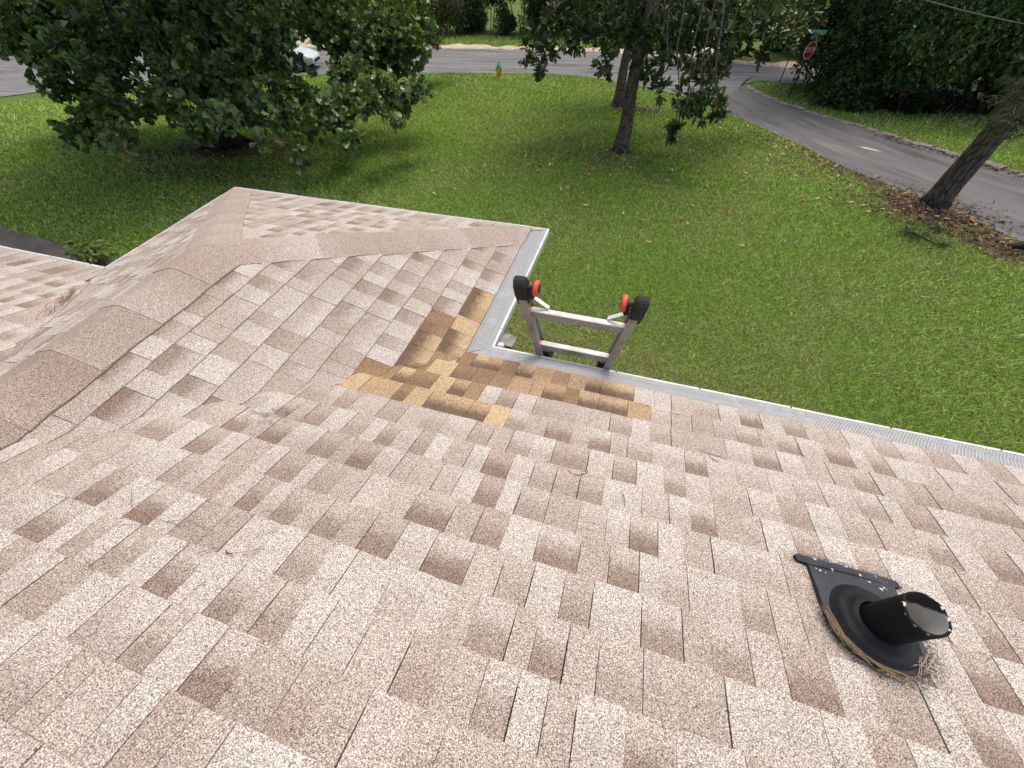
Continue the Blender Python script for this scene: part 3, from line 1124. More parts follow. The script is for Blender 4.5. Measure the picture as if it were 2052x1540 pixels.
# ------------------------------------------------------------------ thin strands (pine straw)
def strands(name, segs, w, tints, mat, parent=None):
    """segs: list of (p, q, mid-lift)"""
    V = []; F = []; T = []
    for (p, q_, lift), tn in zip(segs, tints):
        p, q_ = np.array(p, float), np.array(q_, float)
        d = q_ - p
        side = np.cross(d, (0, 0, 1.0))
        side = side / (np.linalg.norm(side) + 1e-9) * w
        o = len(V)
        for k in range(4):
            t = k / 3
            c = p + d * t + np.array((0, 0, lift * 4 * t * (1 - t)))
            V += [c - side, c + side, c + np.array((0, 0, w * 1.3))]
            T += [tn] * 3
        for k in range(3):
            a = o + k * 3
            F += [(a, a + 3, a + 5, a + 2), (a + 2, a + 5, a + 4, a + 1), (a + 1, a + 4, a + 3, a)]
    me = py_mesh(name, V, F)
    set_col(me, 'tint', np.array(T))
    return link(name, me, mat, parent)


sg, tn = [], []
for k in range(46):
    a0 = math.radians(random.uniform(172, 255)); a1 = a0 + math.radians(random.uniform(18, 45))
    r0 = random.uniform(.112, .128); r1 = random.uniform(.112, .130)
    p = rp(1.475 + r0 * math.cos(a0), -1.068 + r0 * math.sin(a0), random.uniform(.019, .034))
    q_ = rp(1.475 + r1 * math.cos(a1), -1.068 + r1 * math.sin(a1), random.uniform(.019, .034))
    sg.append((p, q_, random.uniform(0, .01)))
    c = random.uniform(.7, 1.3); tn.append((.30 * c, .205 * c, .115 * c))
for k in range(14):
    x0 = random.uniform(1.52, 1.57); y0 = random.uniform(-1.165, -1.13)
    sg.append((rp(x0, y0, .022), rp(x0 + random.uniform(.01, .05), y0 + random.uniform(.0, .05), .024), random.uniform(0, .012)))
    c = random.uniform(.8, 1.3); tn.append((.36 * c, .30 * c, .22 * c))
tag(strands('pine_straw', sg, 0.0008, tn, MAT['straw']), 'brown pine straw caught behind the black vent pipe flashing', 'pine straw', kind='stuff')
sg, tn = [], []
for k in range(55):
    u = random.gauss(0, 1); t = random.uniform(-.14, .14)
    x0 = -2.60 + t + random.gauss(0, .012); y0 = -(x0 + W) + random.gauss(0, .014)
    a = random.gauss(-.75, .35); l = random.uniform(.05, .11)
    p = (x0, y0, rz(x0, y0) + random.uniform(.016, .05)); q_ = (x0 + l * math.cos(a), y0 + l * math.sin(a), rz(x0 + l * math.cos(a), y0 + l * math.sin(a)) + random.uniform(.016, .045))
    sg.append((p, q_, random.uniform(0, .01)))
    c = random.uniform(.6, 1.3); tn.append((.24 * c, .135 * c, .075 * c))
tag(strands('pine_straw', sg, 0.0013, tn, MAT['straw']), 'rust brown pine straw lodged in the left roof valley', 'pine straw', kind='stuff')
sg, tn = [], []
for k in range(34):
    x0, y0 = random.gauss(-.50, .22), random.gauss(-1.42, .10)
    a = random.gauss(.5, .7); l = random.uniform(.05, .13)
    x1, y1 = x0 + l * math.cos(a), y0 + l * math.sin(a)
    sg.append(((x0, y0, rz(x0, y0) + .0165), (x1, y1, rz(x1, y1) + .017), random.uniform(0, .006)))
    c = random.uniform(.5, 1.2); tn.append((.30 * c, .19 * c, .12 * c))
tag(strands('pine_straw', sg, 0.0007, tn, MAT['straw']), 'few loose pine needles scattered on the near left shingles', 'pine straw', kind='stuff')

def crack(pts, w):
    b_ = B()
    b_.tube([(x, y, rz(x, y) + .0125) for x, y in pts], [w * .5] + [w] * (len(pts) - 2) + [w * .4], 5)
    b_.build('torn_edge', MAT['felt'], deck)


crack([(.585, -.80), (.61, -.812), (.632, -.806), (.655, -.79), (.66, -.765)], .0011)
crack([(1.09, -.50), (1.125, -.512), (1.16, -.515), (1.19, -.523)], .0012)
crack([(1.12, -.512), (1.13, -.535), (1.155, -.55), (1.165, -.53)], .0012)
crack([(.79, -.83), (.80, -.86), (.803, -.90)], .0012)
crack([(-.30, -1.43), (-.285, -1.438), (-.27, -1.435)], .0018)
crack([(-.43, .10), (-.41, .085), (-.40, .06), (-.37, .05)], .0016)
crack([(-.245, .33), (-.225, .345), (-.20, .335), (-.17, .345)], .0014)
crack([(.985, -.28), (1.01, -.285), (1.03, -.28)], .0014)

# ------------------------------------------------------------------ ladder against the gutter
TH = math.radians(15)
LUP = np.array([0, -math.sin(TH), math.cos(TH)])
LN = np.array([0, math.cos(TH), math.sin(TH)])    # out of the ladder plane, away from the house
L0 = np.array([0.4628, 0.040, 0.0])
def half(t): return 0.196 + (0.122 * t if t > -0.25 else -0.0305)
def lp(side, t, dx=0.0, dn=0.0):
    p = L0 + LUP * t + LN * dn
    return (p[0] + side * (half(t) + dx), p[1], p[2])
tb = -2.88
for _ in range(20):
    p = lp(1, tb)
    tb += (float(zg(p[0], p[1])) - p[2]) / LUP[2]
foot = lp(1, tb)
lad = empty('ladder', (L0[0], foot[1], foot[2]))
tag(lad, 'aluminium ladder with black feet and red wheels leaning on the gutter', 'ladder')
for sd in (-1, 1):
    r_ = B()
    for (t0, t1) in ((tb + .02, -0.25), (-0.25, 0.51)):
        r_.bar(lp(sd, t0), lp(sd, t1), 0.024, 0.072, tuple(LN))
        r_.bar(lp(sd, t0, -.018, .033), lp(sd, t1, -.018, .033), 0.016, 0.006, tuple(LN))
        r_.bar(lp(sd, t0, -.018, -.033), lp(sd, t1, -.018, -.033), 0.016, 0.006, tuple(LN))
    r_.build('rail', MAT['alu_dirty'], lad)
    # inner section that ends just under the eave line, with its black cap
    ir = B(); ir.bar(lp(sd, tb + .05, -.036, .03), lp(sd, -0.09, -.036, .03), 0.024, 0.05, tuple(LN)); ir.build('inner_rail', MAT['alu_dirty'], lad)
    B().bar(lp(sd, -0.10, -.036, .03), lp(sd, 0.005, -.036, .03), 0.030, 0.060, tuple(LN)).build('rail_cap', MAT['black_rubber'], lad)
    # shoe: a curved black block on the top end
    pr = [(-0.030, 0.0), (-0.034, 0.07), (-0.026, 0.115), (-0.008, 0.138), (0.016, 0.142), (0.036, 0.128), (0.044, 0.09), (0.040, 0.03), (0.034, 0.0)]
    V = []
    for sx in (-0.027, 0.027):
        for (n0, t0) in pr:
            V.append(lp(sd, 0.47 + t0, sx, n0))
    k9 = len(pr)
    F = [tuple(range(k9 - 1, -1, -1)), tuple(range(k9, 2 * k9))] + [(k, (k + 1) % k9, k9 + (k + 1) % k9, k9 + k) for k in range(k9)]
    me = py_mesh('foot', V, F)
    bm = bmesh.new(); bm.from_mesh(me); bmesh.ops.recalc_face_normals(bm, faces=bm.faces)
    bmesh.ops.bevel(bm, geom=list(bm.edges), offset=0.005, segments=2, affect='EDGES'); bm.to_mesh(me); bm.free()
    link('foot', me, MAT['black_rubber'], lad)
    # wheel on an axle inside the shoe
    wc = Vector(lp(sd, 0.555, -0.068, 0.012))
    Mx = Matrix.Rotation(math.pi / 2, 3, 'Y')
    B().lathe([(0.020, -.012), (0.030, -.012), (0.036, -.008), (0.038, 0), (0.036, .008), (0.030, .012), (0.020, .012)], wc, 28, Mx).build('wheel', MAT['red_plastic'], lad, True)
    wh = B().lathe([(0.017, -.0145), (0.019, -.0125), (0.019, .0125), (0.017, .0145)], wc, 16, Mx)
    for k in range(5):
        a = 2 * math.pi * k / 5
        wh.box(wc + Vector((-sd * .013, .024 * math.cos(a), .024 * math.sin(a))), (.003, .006, .006))
    wh.build('wheel_hub', MAT['black_rubber'], lad)
    ax = B(); ax.tube([lp(sd, 0.555, -0.02, 0.012), tuple(wc)], 0.012, 10); ax.bar(lp(sd, 0.50, -.04, .01), lp(sd, 0.545, -.062, .012), .022, .04, tuple(LN)); ax.build('wheel_bracket', MAT['black_rubber'], lad)
    br_ = B(); br_.bar(lp(sd, 0.50, -.014, .02), (L0[0] + sd * (half(.41) - .105), *(L0 + LUP * .412 + LN * .02)[1:]), 0.004, 0.020, tuple(LN)); br_.build('brace', MAT['alu'], lad)
t = 0.405
while t > tb + 0.15:
    a = lp(-1, t, -.012); b = lp(1, t, -.012)
    rb = B()
    M3 = Matrix((Vector((1, 0, 0)), Vector((0, 1, 0)), Vector((0, 0, 1)))).transposed()
    L_ = b[0] - a[0]
    c = Vector(((a[0] + b[0]) / 2, a[1], a[2]))
    rb.box(c, (L_, 0.031, 0.005))
    for g_ in (-.010, -.0035, .0035, .010):
        rb.box(c + Vector((0, g_, .0035)), (L_, .004, .002))
    rg = rb.build('rung', MAT['alu'], lad)
    B().box(c + Vector((0, -.0130, -.0200)), (L_ - .002, .0045, .034)).box(c + Vector((0, .0130, -.0200)), (L_ - .002, .0045, .034)).build('rung_web', MAT['alu_dirty'], rg)
    for q_ in (a, b):
        s_ = 1 if q_ is a else -1
        B().box(Vector(q_) + Vector((s_ * .006, 0, -.010)), (.012, .038, .030), None, .003).build('rung_collar', MAT['red_plastic'], lad)
    t -= 0.305

# ------------------------------------------------------------------ foliage tools
LEAF_OAK = (np.array([(0, 0, 0), (-.15, .35, .05), (-.40, .74, .13), (0, 1.0, .02), (.40, .74, .13), (.15, .35, .05), (0, .58, -.05)], float),
            [(0, 6, 1), (1, 6, 2), (2, 6, 3), (3, 6, 4), (4, 6, 5), (5, 6, 0)])
LEAF_MAG = (np.array([(0, 0, 0), (-.19, .45, .05), (-.13, .8, .02), (0, 1.0, -.08), (.13, .8, .02), (.19, .45, .05), (0, .5, -.03)], float),
            [(0, 6, 1), (1, 6, 2), (2, 6, 3), (3, 6, 4), (4, 6, 5), (5, 6, 0)])
LEAF_SIMPLE = (np.array([(0, 0, 0), (-.27, .5, .05), (0, 1.0, -.05), (.27, .5, .05)], float), [(0, 2, 1), (0, 3, 2)])
NEEDLE = (np.array([(-.03, 0, 0), (.03, 0, 0), (0, 1.0, -.05)], float), [(0, 1, 2)])


def unit(v):
    return v / (np.linalg.norm(v, axis=-1, keepdims=True) + 1e-9)


def leaves(name, pos, axis, nrm, size, tint, tmpl, mat, parent=None, kind=None):
    T, Fc = tmpl
    a = unit(axis)
    s = unit(np.cross(a, nrm))
    n = np.cross(s, a)
    Mx = np.stack([s, a, n], 1)               # rows
    V = np.einsum('kj,njc->nkc', T, Mx) * size[:, None, None] + pos[:, None, :]
    N, K = len(pos), len(T)
    F = (np.array(Fc)[None] + (np.arange(N) * K)[:, None, None]).reshape(-1, 3)
    me = np_mesh(name, V.reshape(-1, 3), F)
    set_col(me, 'tint', np.repeat(tint, K, axis=0))
    o = link(name, me, mat, parent)
    if kind: o['kind'] = kind
    return o


def cluster_leaves(lobes, per_m2, k, size, spread=0.9, grav=-0.35, upn=0.6, shell=0.5, flat=0.85, cmax=420):
    """leaf rosettes through lobes (x,y,z,r): returns pos, axis, normal, size and rosette centres"""
    P, A, N, Sz, Cn = [], [], [], [], []
    for (x, y, z, r) in lobes:
        nc = int(min(cmax, max(6, per_m2 * r * r * math.pi * 1.0)))
        d = unit(rng.normal(size=(nc, 3)))
        rr = r * rng.random(nc) ** shell
        c = np.array((x, y, z)) + d * rr[:, None] * np.array((1.05, 1.05, flat)) * (1 + 0.25 * rng.normal(size=(nc, 1)))
        Cn.append(c)
        ca = unit(d + np.array((0, 0, grav)) + 0.45 * rng.normal(size=(nc, 3)))
        kk = rng.integers(max(2, k - 2), k + 2, nc)
        ci = np.repeat(np.arange(nc), kk)
        n = len(ci)
        ax = unit(ca[ci] + spread * rng.normal(size=(n, 3)))
        P.append(c[ci] - ax * 0.012 + 0.028 * rng.normal(size=(n, 3)))
        A.append(ax)
        N.append(unit(np.array((0, 0, upn)) + 0.55 * rng.normal(size=(n, 3)) + 0.35 * ca[ci]))
        Sz.append(size * rng.uniform(0.6, 1.2, n))
    return np.concatenate(P), np.concatenate(A), np.concatenate(N), np.concatenate(Sz), np.concatenate(Cn)


def tints(n, base, var=0.45, yellow=0.08, ycol=(0.16, 0.15, 0.03)):
    b = np.array(base)[None] * np.exp(var * rng.normal(size=(n, 1))) * (1 + 0.10 * rng.normal(size=(n, 3)))
    y = rng.random(n) < yellow
    b[y] = np.array(ycol) * rng.uniform(0.6, 1.2, (y.sum(), 1))
    return np.clip(b, 0.004, 0.6)


def bez(a, b, c, n):
    a, b, c = map(lambda v: np.array(v, float), (a, b, c))
    t = np.linspace(0, 1, n)[:, None]
    return (1 - t) ** 2 * a + 2 * t * (1 - t) * b + t * t * c


def trunk_pts(base, top, n, wob):
    base, top = np.array(base, float), np.array(top, float)
    P = [base + (top - base) * k / (n - 1) for k in range(n)]
    ph = random.random() * 6
    return [p + np.array((wob * math.sin(k * .8 + ph), wob * math.cos(k * .6 + ph), 0)) * min(1, k / 3) for k, p in enumerate(P)]


def make_tree(name, label, cat, base, top, r0, r1, lobes, limbs_from, barkm, leaf, lmat, tintbase, per_m2, k, size, group=None, upper=None, flare=1.7, limb_r=0.09, twigs=True, **kw):
    bz = float(zg(*base))
    root = empty(name, (base[0], base[1], bz))
    tag(root, label, cat, group)
    n = 22
    P = trunk_pts((base[0], base[1], bz - 0.05), top, n, 0.05)
    R_ = []
    for q_ in range(n):
        t = q_ / (n - 1)
        rr = r0 + (r1 - r0) * t
        rr *= 1 + (flare - 1) * math.exp(-t * n * 0.75)
        R_.append(rr)
    tb_ = B(); tb_.tube(P, R_, 18, True, 0.05)
    # root flare
    for q_ in range(6):
        a = q_ * 1.05 + random.uniform(-.2, .2)
        e = (base[0] + math.cos(a) * r0 * 2.6, base[1] + math.sin(a) * r0 * 2.6)
        tb_.tube([(base[0] + math.cos(a) * r0 * .6, base[1] + math.sin(a) * r0 * .6, bz + r0 * 1.3), (base[0] + math.cos(a) * r0 * 1.5, base[1] + math.sin(a) * r0 * 1.5, bz + r0 * .35), (e[0], e[1], float(zg(*e)) - .03)], [r0 * .42, r0 * .32, r0 * .12], 8, True, .08)
    tb_.build('trunk', barkm, root, True)
    # limbs to groups of lobes
    L_ = np.array([l[:3] for l in lobes])
    tw = B()
    if len(L_):
        idx = rng.permutation(len(L_))[:limbs_from]
        for q_ in idx:
            t = random.uniform(0.45, 0.95)
            st = np.array(P[int(t * (n - 1))], float)
            en = L_[q_]
            mid = (st + en) / 2 + np.array((0, 0, 0.9 + 0.10 * np.linalg.norm(en - st)))
            pts = bez(st, mid, en, 9)
            pts[1:-1] += 0.06 * rng.normal(size=(7, 3))
            lr = limb_r * random.uniform(.7, 1.2)
            B().tube([tuple(p) for p in pts], list(np.linspace(lr, 0.012, 9)), 7).build('limb', barkm, root, True)
        if twigs:
            for q_ in range(len(L_)):
                x, y, z, r = lobes[q_]
                # bough that carries this lobe and its twigs
                j_ = int(np.argmin(np.linalg.norm(L_ - L_[q_] - np.array((0, 0, .5)), axis=1) + 100 * (np.arange(len(L_)) == q_)))
                pts = bez(L_[j_], (L_[j_] + L_[q_]) / 2 + np.array((0, 0, .15)), L_[q_], 5)
                tw.tube([tuple(p) for p in pts], list(np.linspace(.022, .007, 5)), 5)
                for _ in range(7):
                    d = unit(rng.normal(size=3)) * r * random.uniform(.6, 1.05)
                    pts = bez(L_[q_], L_[q_] + d * .5 + np.array((0, 0, .06)), L_[q_] + d + np.array((0, 0, -.06)), 4)
                    tw.tube([tuple(p) for p in pts], [.007, .005, .004, .002], 4)
            o = tw.build('twigs', MAT['twig'], root)
            o['kind'] = 'stuff'
    Pp, A, N, Sz, Cn = cluster_leaves(lobes, per_m2, k, size, **kw)
    tt = tints(len(Pp), tintbase)
    if upper:
        P2, A2, N2, S2, C2 = cluster_leaves(upper, per_m2 * 0.10, k, size * 2.2, cmax=200)
        Pp = np.concatenate([Pp, P2]); A = np.concatenate([A, A2]); N = np.concatenate([N, N2]); Sz = np.concatenate([Sz, S2])
        tt = np.concatenate([tt, tints(len(P2), tintbase)])
    leaves('crown', Pp, A, N, Sz, tt, leaf, lmat, root)
    return root


OAK = [(-18.35, 9.33, -0.13, 1.08), (-17.35, 9.87, -0.25, 1.1), (-17.45, 11.28, -0.45, 1.2), (-15.71, 11.57, -0.34, 1.17), (-13.1, 10.83, -0.32, 1.08), (-12.46, 11.89, -0.46, 0.99), (-11.87, 12.95, -0.3, 0.81), (-10.04, 12.85, -0.21, 0.7), (-9.48, 13.74, -0.62, 0.97), (-7.42, 12.34, -0.56, 0.8), (-7.45, 13.79, -0.48, 0.72), (-17.46, 8.78, -0.76, 0.65), (-16.08, 8.7, -0.82, 0.77), (-15.99, 7.71, -1.18, 0.45), (-16.06, 9.74, -0.9, 0.63), (-15.68, 8.66, -1.39, 0.75), (-12.6, 6.74, -1.34, 0.55), (-13.71, 6.36, -1.66, 0.38), (-13.89, 6.05, -1.77, 0.26), (-11.69, 5.84, -1.58, 0.3), (-10.88, 5.19, -1.62, 0.14), (-14.27, 10.88, -1.06, 0.72), (-11.92, 9.96, -0.82, 0.72), (-10.89, 10.03, -0.92, 0.71), (-13.31, 9.25, -1.43, 0.61), (-11.6, 8.79, -1.36, 0.7), (-10.6, 9.11, -1.28, 0.69), (-10.92, 10.84, -1.2, 0.55), (-8.81, 7.99, -1.2, 0.51), (-9.23, 9.53, -1.55, 0.51), (-10.5, 7.08, -1.53, 0.4), (-9.22, 6.74, -1.4, 0.28), (-10.38, 6.95, -1.93, 0.23), (-10.38, 8.61, -1.84, 0.57), (-8.28, 6.6, -1.71, 0.16), (-8.73, 8.06, -1.76, 0.47), (-7.62, 6.85, -1.91, 0.27), (-8.09, 7.25, -2.5, 0.17), (-8.05, 8.09, -1.9, 0.33), (-7.44, 8.19, -1.45, 0.34), (-9.29, 12.22, -1.1, 0.64), (-8.18, 10.57, -1.4, 0.59), (-7.73, 9.41, -1.68, 0.47), (-7.68, 8.67, -1.94, 0.32), (-6.54, 7.6, -1.92, 0.25), (-7.95, 12.02, -1.21, 0.69), (-7.45, 12.32, -1.31, 0.63), (-6.24, 9.34, -1.25, 0.49), (-6.41, 10.05, -1.84, 0.33), (-5.69, 8.49, -1.7, 0.16), (-6.05, 10.54, -1.42, 0.33), (-6.38, 8.62, -1.4, 0.34), (-6.77, 12.53, -1.15, 0.28), (-11.21, 7.19, -1.38, 0.35), (-13.12, 7.89, -1.68, 0.32)]
MAG = [(-2.92, 13.96, -0.61, 0.51), (-3.42, 13.82, -0.94, 0.36), (-3.42, 12.73, -1.04, 0.24), (-3.0, 13.44, -1.16, 0.3), (-2.45, 14.54, -0.41, 0.61), (-2.13, 13.16, -0.81, 0.36), (-3.05, 13.06, -1.42, 0.25), (-2.87, 12.7, -1.54, 0.13), (-1.82, 15.53, -0.64, 0.72), (-1.64, 14.96, -1.27, 0.36), (-1.04, 12.44, -1.14, 0.27), (-1.14, 13.62, -1.61, 0.19), (-0.91, 14.41, -0.59, 0.64), (-0.18, 15.0, -1.49, 0.43), (0.15, 13.17, -1.58, 0.37), (0.52, 12.51, -1.76, 0.18), (-0.32, 16.87, -0.93, 0.79), (0.51, 16.47, -0.92, 0.76), (0.68, 15.19, -1.31, 0.42), (1.2, 14.74, -0.61, 0.68), (1.37, 14.26, -1.13, 0.39), (1.28, 12.6, -1.2, 0.27), (1.74, 12.3, -1.44, 0.36), (1.3, 11.52, -1.59, 0.28), (1.31, 12.54, -2.15, 0.23), (2.04, 11.18, -1.63, 0.25), (2.12, 11.02, -1.87, 0.16), (1.69, 11.29, -2.01, 0.17), (1.21, 11.73, -2.4, 0.14), (1.14, 11.78, -2.64, 0.12), (2.07, 16.46, -1.01, 0.65), (2.05, 13.79, -1.14, 0.28), (2.76, 16.48, -0.89, 0.64), (2.88, 15.9, -1.26, 0.35), (3.21, 14.97, -0.77, 0.49), (3.34, 15.27, -1.46, 0.2), (3.73, 15.5, -1.06, 0.32), (4.13, 17.3, -0.87, 0.46), (3.69, 17.87, -0.74, 0.51), (1.95, 17.55, -0.62, 0.59), (-1.02, 16.34, -0.44, 0.58)]

OAK += [(-13.03, 9.4, 0.13, 0.54), (-12.89, 9.71, -0.31, 0.63), (-13.01, 9.1, -0.75, 0.51), (-11.81, 10.1, -0.04, 0.62), (-11.83, 9.12, -0.41, 0.48), (-10.89, 8.75, -0.94, 0.48), (-11.17, 8.4, -0.87, 0.42), (-10.49, 8.29, -1.53, 0.43), (-19.09, 9.68, 0.04, 0.83), (-19.9, 9.51, -0.53, 0.65), (-17.58, 8.95, -0.28, 0.66), (-14.07, 9.23, -0.37, 0.57), (-15.18, 9.0, -0.25, 0.63), (-15.56, 8.15, -0.54, 0.5), (-10.55, 11.13, -0.49, 0.53), (-10.5, 10.06, -0.43, 0.56), (-9.86, 12.05, -0.61, 0.48), (-10.25, 12.3, -0.32, 0.55), (-7.84, 11.85, -0.66, 0.6), (-9.3, 12.56, -0.62, 0.56), (-12.18, 8.22, -0.87, 0.3), (-13.07, 6.64, -1.34, 0.4), (-13.97, 7.64, -0.71, 0.42), (-11.67, 7.33, -1.18, 0.29)]
MAG += [(-2.0, 13.9, -0.65, 0.53), (-0.96, 12.9, -0.79, 0.37), (-0.6, 13.86, -0.41, 0.63), (0.33, 13.69, -0.79, 0.51), (0.99, 13.62, -0.76, 0.5), (1.55, 14.53, -0.47, 0.63), (2.27, 14.45, -0.98, 0.45), (2.86, 15.65, -0.6, 0.6), (-2.42, 13.23, -1.05, 0.24), (0.51, 12.79, -1.27, 0.27), (1.81, 11.76, -1.63, 0.24), (1.63, 11.44, -1.83, 0.21), (3.92, 16.38, -0.97, 0.42), (1.85, 13.48, -1.36, 0.32), (4.43, 17.57, -0.84, 0.58), (-0.18, 13.2, -0.77, 0.44), (-1.32, 13.29, -0.65, 0.44)]


def dome(cx, cy, z0, z1, rad, n, r):
    out = []
    for k in range(n):
        a = 2.4 * k + random.uniform(-.3, .3)
        t = (k + .5) / n
        zz_ = z0 + (z1 - z0) * t
        q_ = rad * math.sqrt(max(0.05, 1 - t * t)) * random.uniform(.35, 1.0)
        out.append((cx + q_ * math.cos(a), cy + q_ * math.sin(a), zz_, r * random.uniform(.8, 1.2)))
    return out


make_tree('oak_tree', 'large dark oak with drooping paddle-shaped leaves left of the lawn', 'tree', OAK_BASE, (-13.3, 10.1, 5.5), 0.36, 0.20, OAK, 7,
          MAT['oak_bark'], LEAF_OAK, MAT['oak_leaf'], (0.112, 0.158, 0.050), 72, 6, 0.215, upper=dome(-12.6, 9.8, 2.6, 8.5, 6.0, 30, 1.7), limb_r=0.055)
make_tree('magnolia_tree', 'magnolia with dark glossy leaf whorls hanging over the middle lawn', 'tree', MAG_BASE, (0.05, 13.75, 5.0), 0.19, 0.12, MAG, 12,
          MAT['mag_bark'], LEAF_MAG, MAT['mag_leaf'], (0.075, 0.105, 0.036), 36, 11, 0.235, upper=dome(0.2, 13.9, 2.6, 8.0, 3.6, 20, 1.2), limb_r=0.05, spread=0.62, shell=0.45, grav=0.30)
make_tree('magnolia_tree', 'thinner magnolia trunk standing behind the middle lawn tree', 'tree', MAG2_BASE, (-0.9, 21.0, 5.0), 0.19, 0.12,
          [(-1.8, 20.6, -0.9, .6), (-0.4, 21.6, -0.8, .7), (-1.2, 20.2, -.3, .6), (0.4, 20.9, -0.6, .6), (-2.6, 21.4, -.6, .6)], 5,
          MAT['mag_bark'], LEAF_MAG, MAT['mag_leaf'], (0.060, 0.085, 0.030), 55, 9, 0.20, upper=dome(-1.0, 20.9, 2.4, 8.0, 3.0, 14, 1.2), limb_r=0.05)
make_tree('cedar_tree', 'cedar with hanging brownish sprays and dark trunk behind the oak', 'tree', DARK_BASE, (-14.4, 19.9, 4.5), 0.24, 0.14,
          [(-11.32, 23.32, -1.94, 0.79), (-11.17, 22.17, -2.41, 0.45), (-10.87, 23.92, -1.52, 0.92), (-10.73, 21.79, -2.72, 0.23), (-11.91, 23.41, -1.62, 0.69), (-12.6, 22.6, -1.2, .9), (-13.6, 20.9, -1.0, 1.0), (-15.6, 19.5, -1.1, 1.0), (-14.6, 18.6, -1.2, .9), (-16.4, 20.6, -1.4, 1.0)], 6,
          MAT['oak_bark'], LEAF_SIMPLE, MAT['leaf'], (0.040, 0.040, 0.014), 330, 7, 0.085, upper=dome(-13.5, 21.0, 1.4, 6.5, 3.4, 16, 1.2), grav=-0.9, spread=.5, cmax=900)

# right-hand trees across the side road
RT1 = [(7.2, 25.6, -2.0, .95), (8.1, 24.0, -2.35, .95), (8.5, 24.6, -1.9, 1.2), (7.9, 23.9, -3.2, .75), (8.5, 23.2, -3.5, .8), (7.45, 23.95, -3.9, .5), (7.9, 23.2, -4.1, .5), (8.6, 22.6, -4.2, .55), (9.4, 23.2, -2.7, .9), (7.3, 25.6, -3.2, 1.0), (7.0, 25.8, -2.6, .7), (7.9, 22.9, -4.2, .5), (9.2, 22.5, -4.25, .45), (7.0, 25.7, -1.3, 1.0)]
RT2 = [(10.1, 23.6, -1.6, 1.2), (11.2, 22.9, -2.0, 1.1), (10.6, 22.4, -2.6, .8), (12.0, 23.4, -1.5, 1.2), (11.4, 22.3, -3.0, .55), (10.0, 22.9, -3.3, .7), (12.3, 22.9, -2.5, .9), (9.6, 22.2, -2.2, .6), (11.2, 24.3, -3.2, 1.2), (9.9, 24.4, -3.6, 1.1)]
RT3 = [(13.4, 23.4, -1.8, 1.2), (14.6, 23.8, -1.7, 1.3), (13.7, 22.8, -2.7, .8), (15.2, 23.2, -2.6, 1.0), (14.4, 22.5, -1.5, .9), (16.2, 24.3, -1.9, 1.3), (16.4, 23.6, -3.0, 1.0), (13.0, 24.8, -3.4, 1.2), (15.0, 25.0, -3.5, 1.3), (12.9, 22.4, -2.0, .6)]
RB = [(k, y, z, 1.25) for k in np.arange(7.5, 19, 1.5) for (y, z) in ((26.2, -3.6), (26.6, -1.9), (26.3, -.3))]
for nm, lab, bs, lb, tb_, sz, dn in (
        ('hickory_tree', 'shrubby tree behind the stop sign at the street corner', (8.2, 24.8), RT1, (0.050, 0.082, 0.025), .14, 180),
        ('hickory_tree', 'leafy dark tree right of the stop sign with paler outer sprays', (10.9, 24.6), RT2, (0.100, 0.155, 0.048), .17, 140),
        ('hickory_tree', 'dark tree at the upper right behind the leaning trunk', (14.3, 24.9), RT3, (0.078, 0.125, 0.040), .17, 140)):
    make_tree(nm, lab, 'tree', bs, (bs[0] + .2, bs[1] + .2, 4.0), 0.17, 0.10, lb, 6, MAT['oak_bark'], LEAF_SIMPLE, MAT['leaf'], tb_, dn, 6, sz,
              group='trees across the side road', upper=dome(bs[0], bs[1], 1.2, 6.5, 3.0, 14, 1.3), limb_r=.05, cmax=800, grav=-.5, spread=.75)


def shrub(name, label, cx, cy, rx, ry, h, n, size, tb_, group=None, cat='shrub', stems=5, mat='leaf'):
    z0 = float(zg(cx, cy))
    root = empty(name, (cx, cy, z0))
    tag(root, label, cat, group)
    # lumpy volume made of lobes
    nl = max(5, int(rx * h * 2.2))
    ctr = np.stack([rng.uniform(-1, 1, nl) * rx * .8, rng.uniform(-1, 1, nl) * ry * .7, rng.uniform(0.06, .9, nl) * h], 1)
    li_ = rng.integers(0, nl, n)
    d = unit(rng.normal(size=(n, 3)))
    rr = rng.uniform(.35, .75, nl)[li_] * min(rx, h, 1.6) * .75 * rng.random(n) ** .35
    P = ctr[li_] + d * rr[:, None]
    P[:, 2] = np.abs(P[:, 2]) + 0.02
    P += np.array((cx, cy, 0))
    P[:, 2] += zg(P[:, 0], P[:, 1])
    ax = unit(d + np.array((0, 0, -.3)) + .6 * rng.normal(size=(n, 3)))
    nn = unit(d * .6 + np.array((0, 0, .6)) + .5 * rng.normal(size=(n, 3)))
    leaves('foliage', P, ax, nn, size * rng.uniform(.6, 1.25, n), tints(n, tb_, .32, .03), LEAF_SIMPLE, MAT[mat], root)
    st = B()
    for k in range(stems):
        a = random.uniform(0, 6.28)
        st.tube([(cx + .2 * rx * math.cos(a), cy + .2 * ry * math.sin(a), z0 - .05), (cx + .4 * rx * math.cos(a), cy + .4 * ry * math.sin(a), z0 + h * .5), (cx + .6 * rx * math.cos(a + .3), cy + .6 * ry * math.sin(a + .3), z0 + h * .85)], [.04, .03, .012], 6)
    st.build('stems', MAT['twig'], root)
    return root


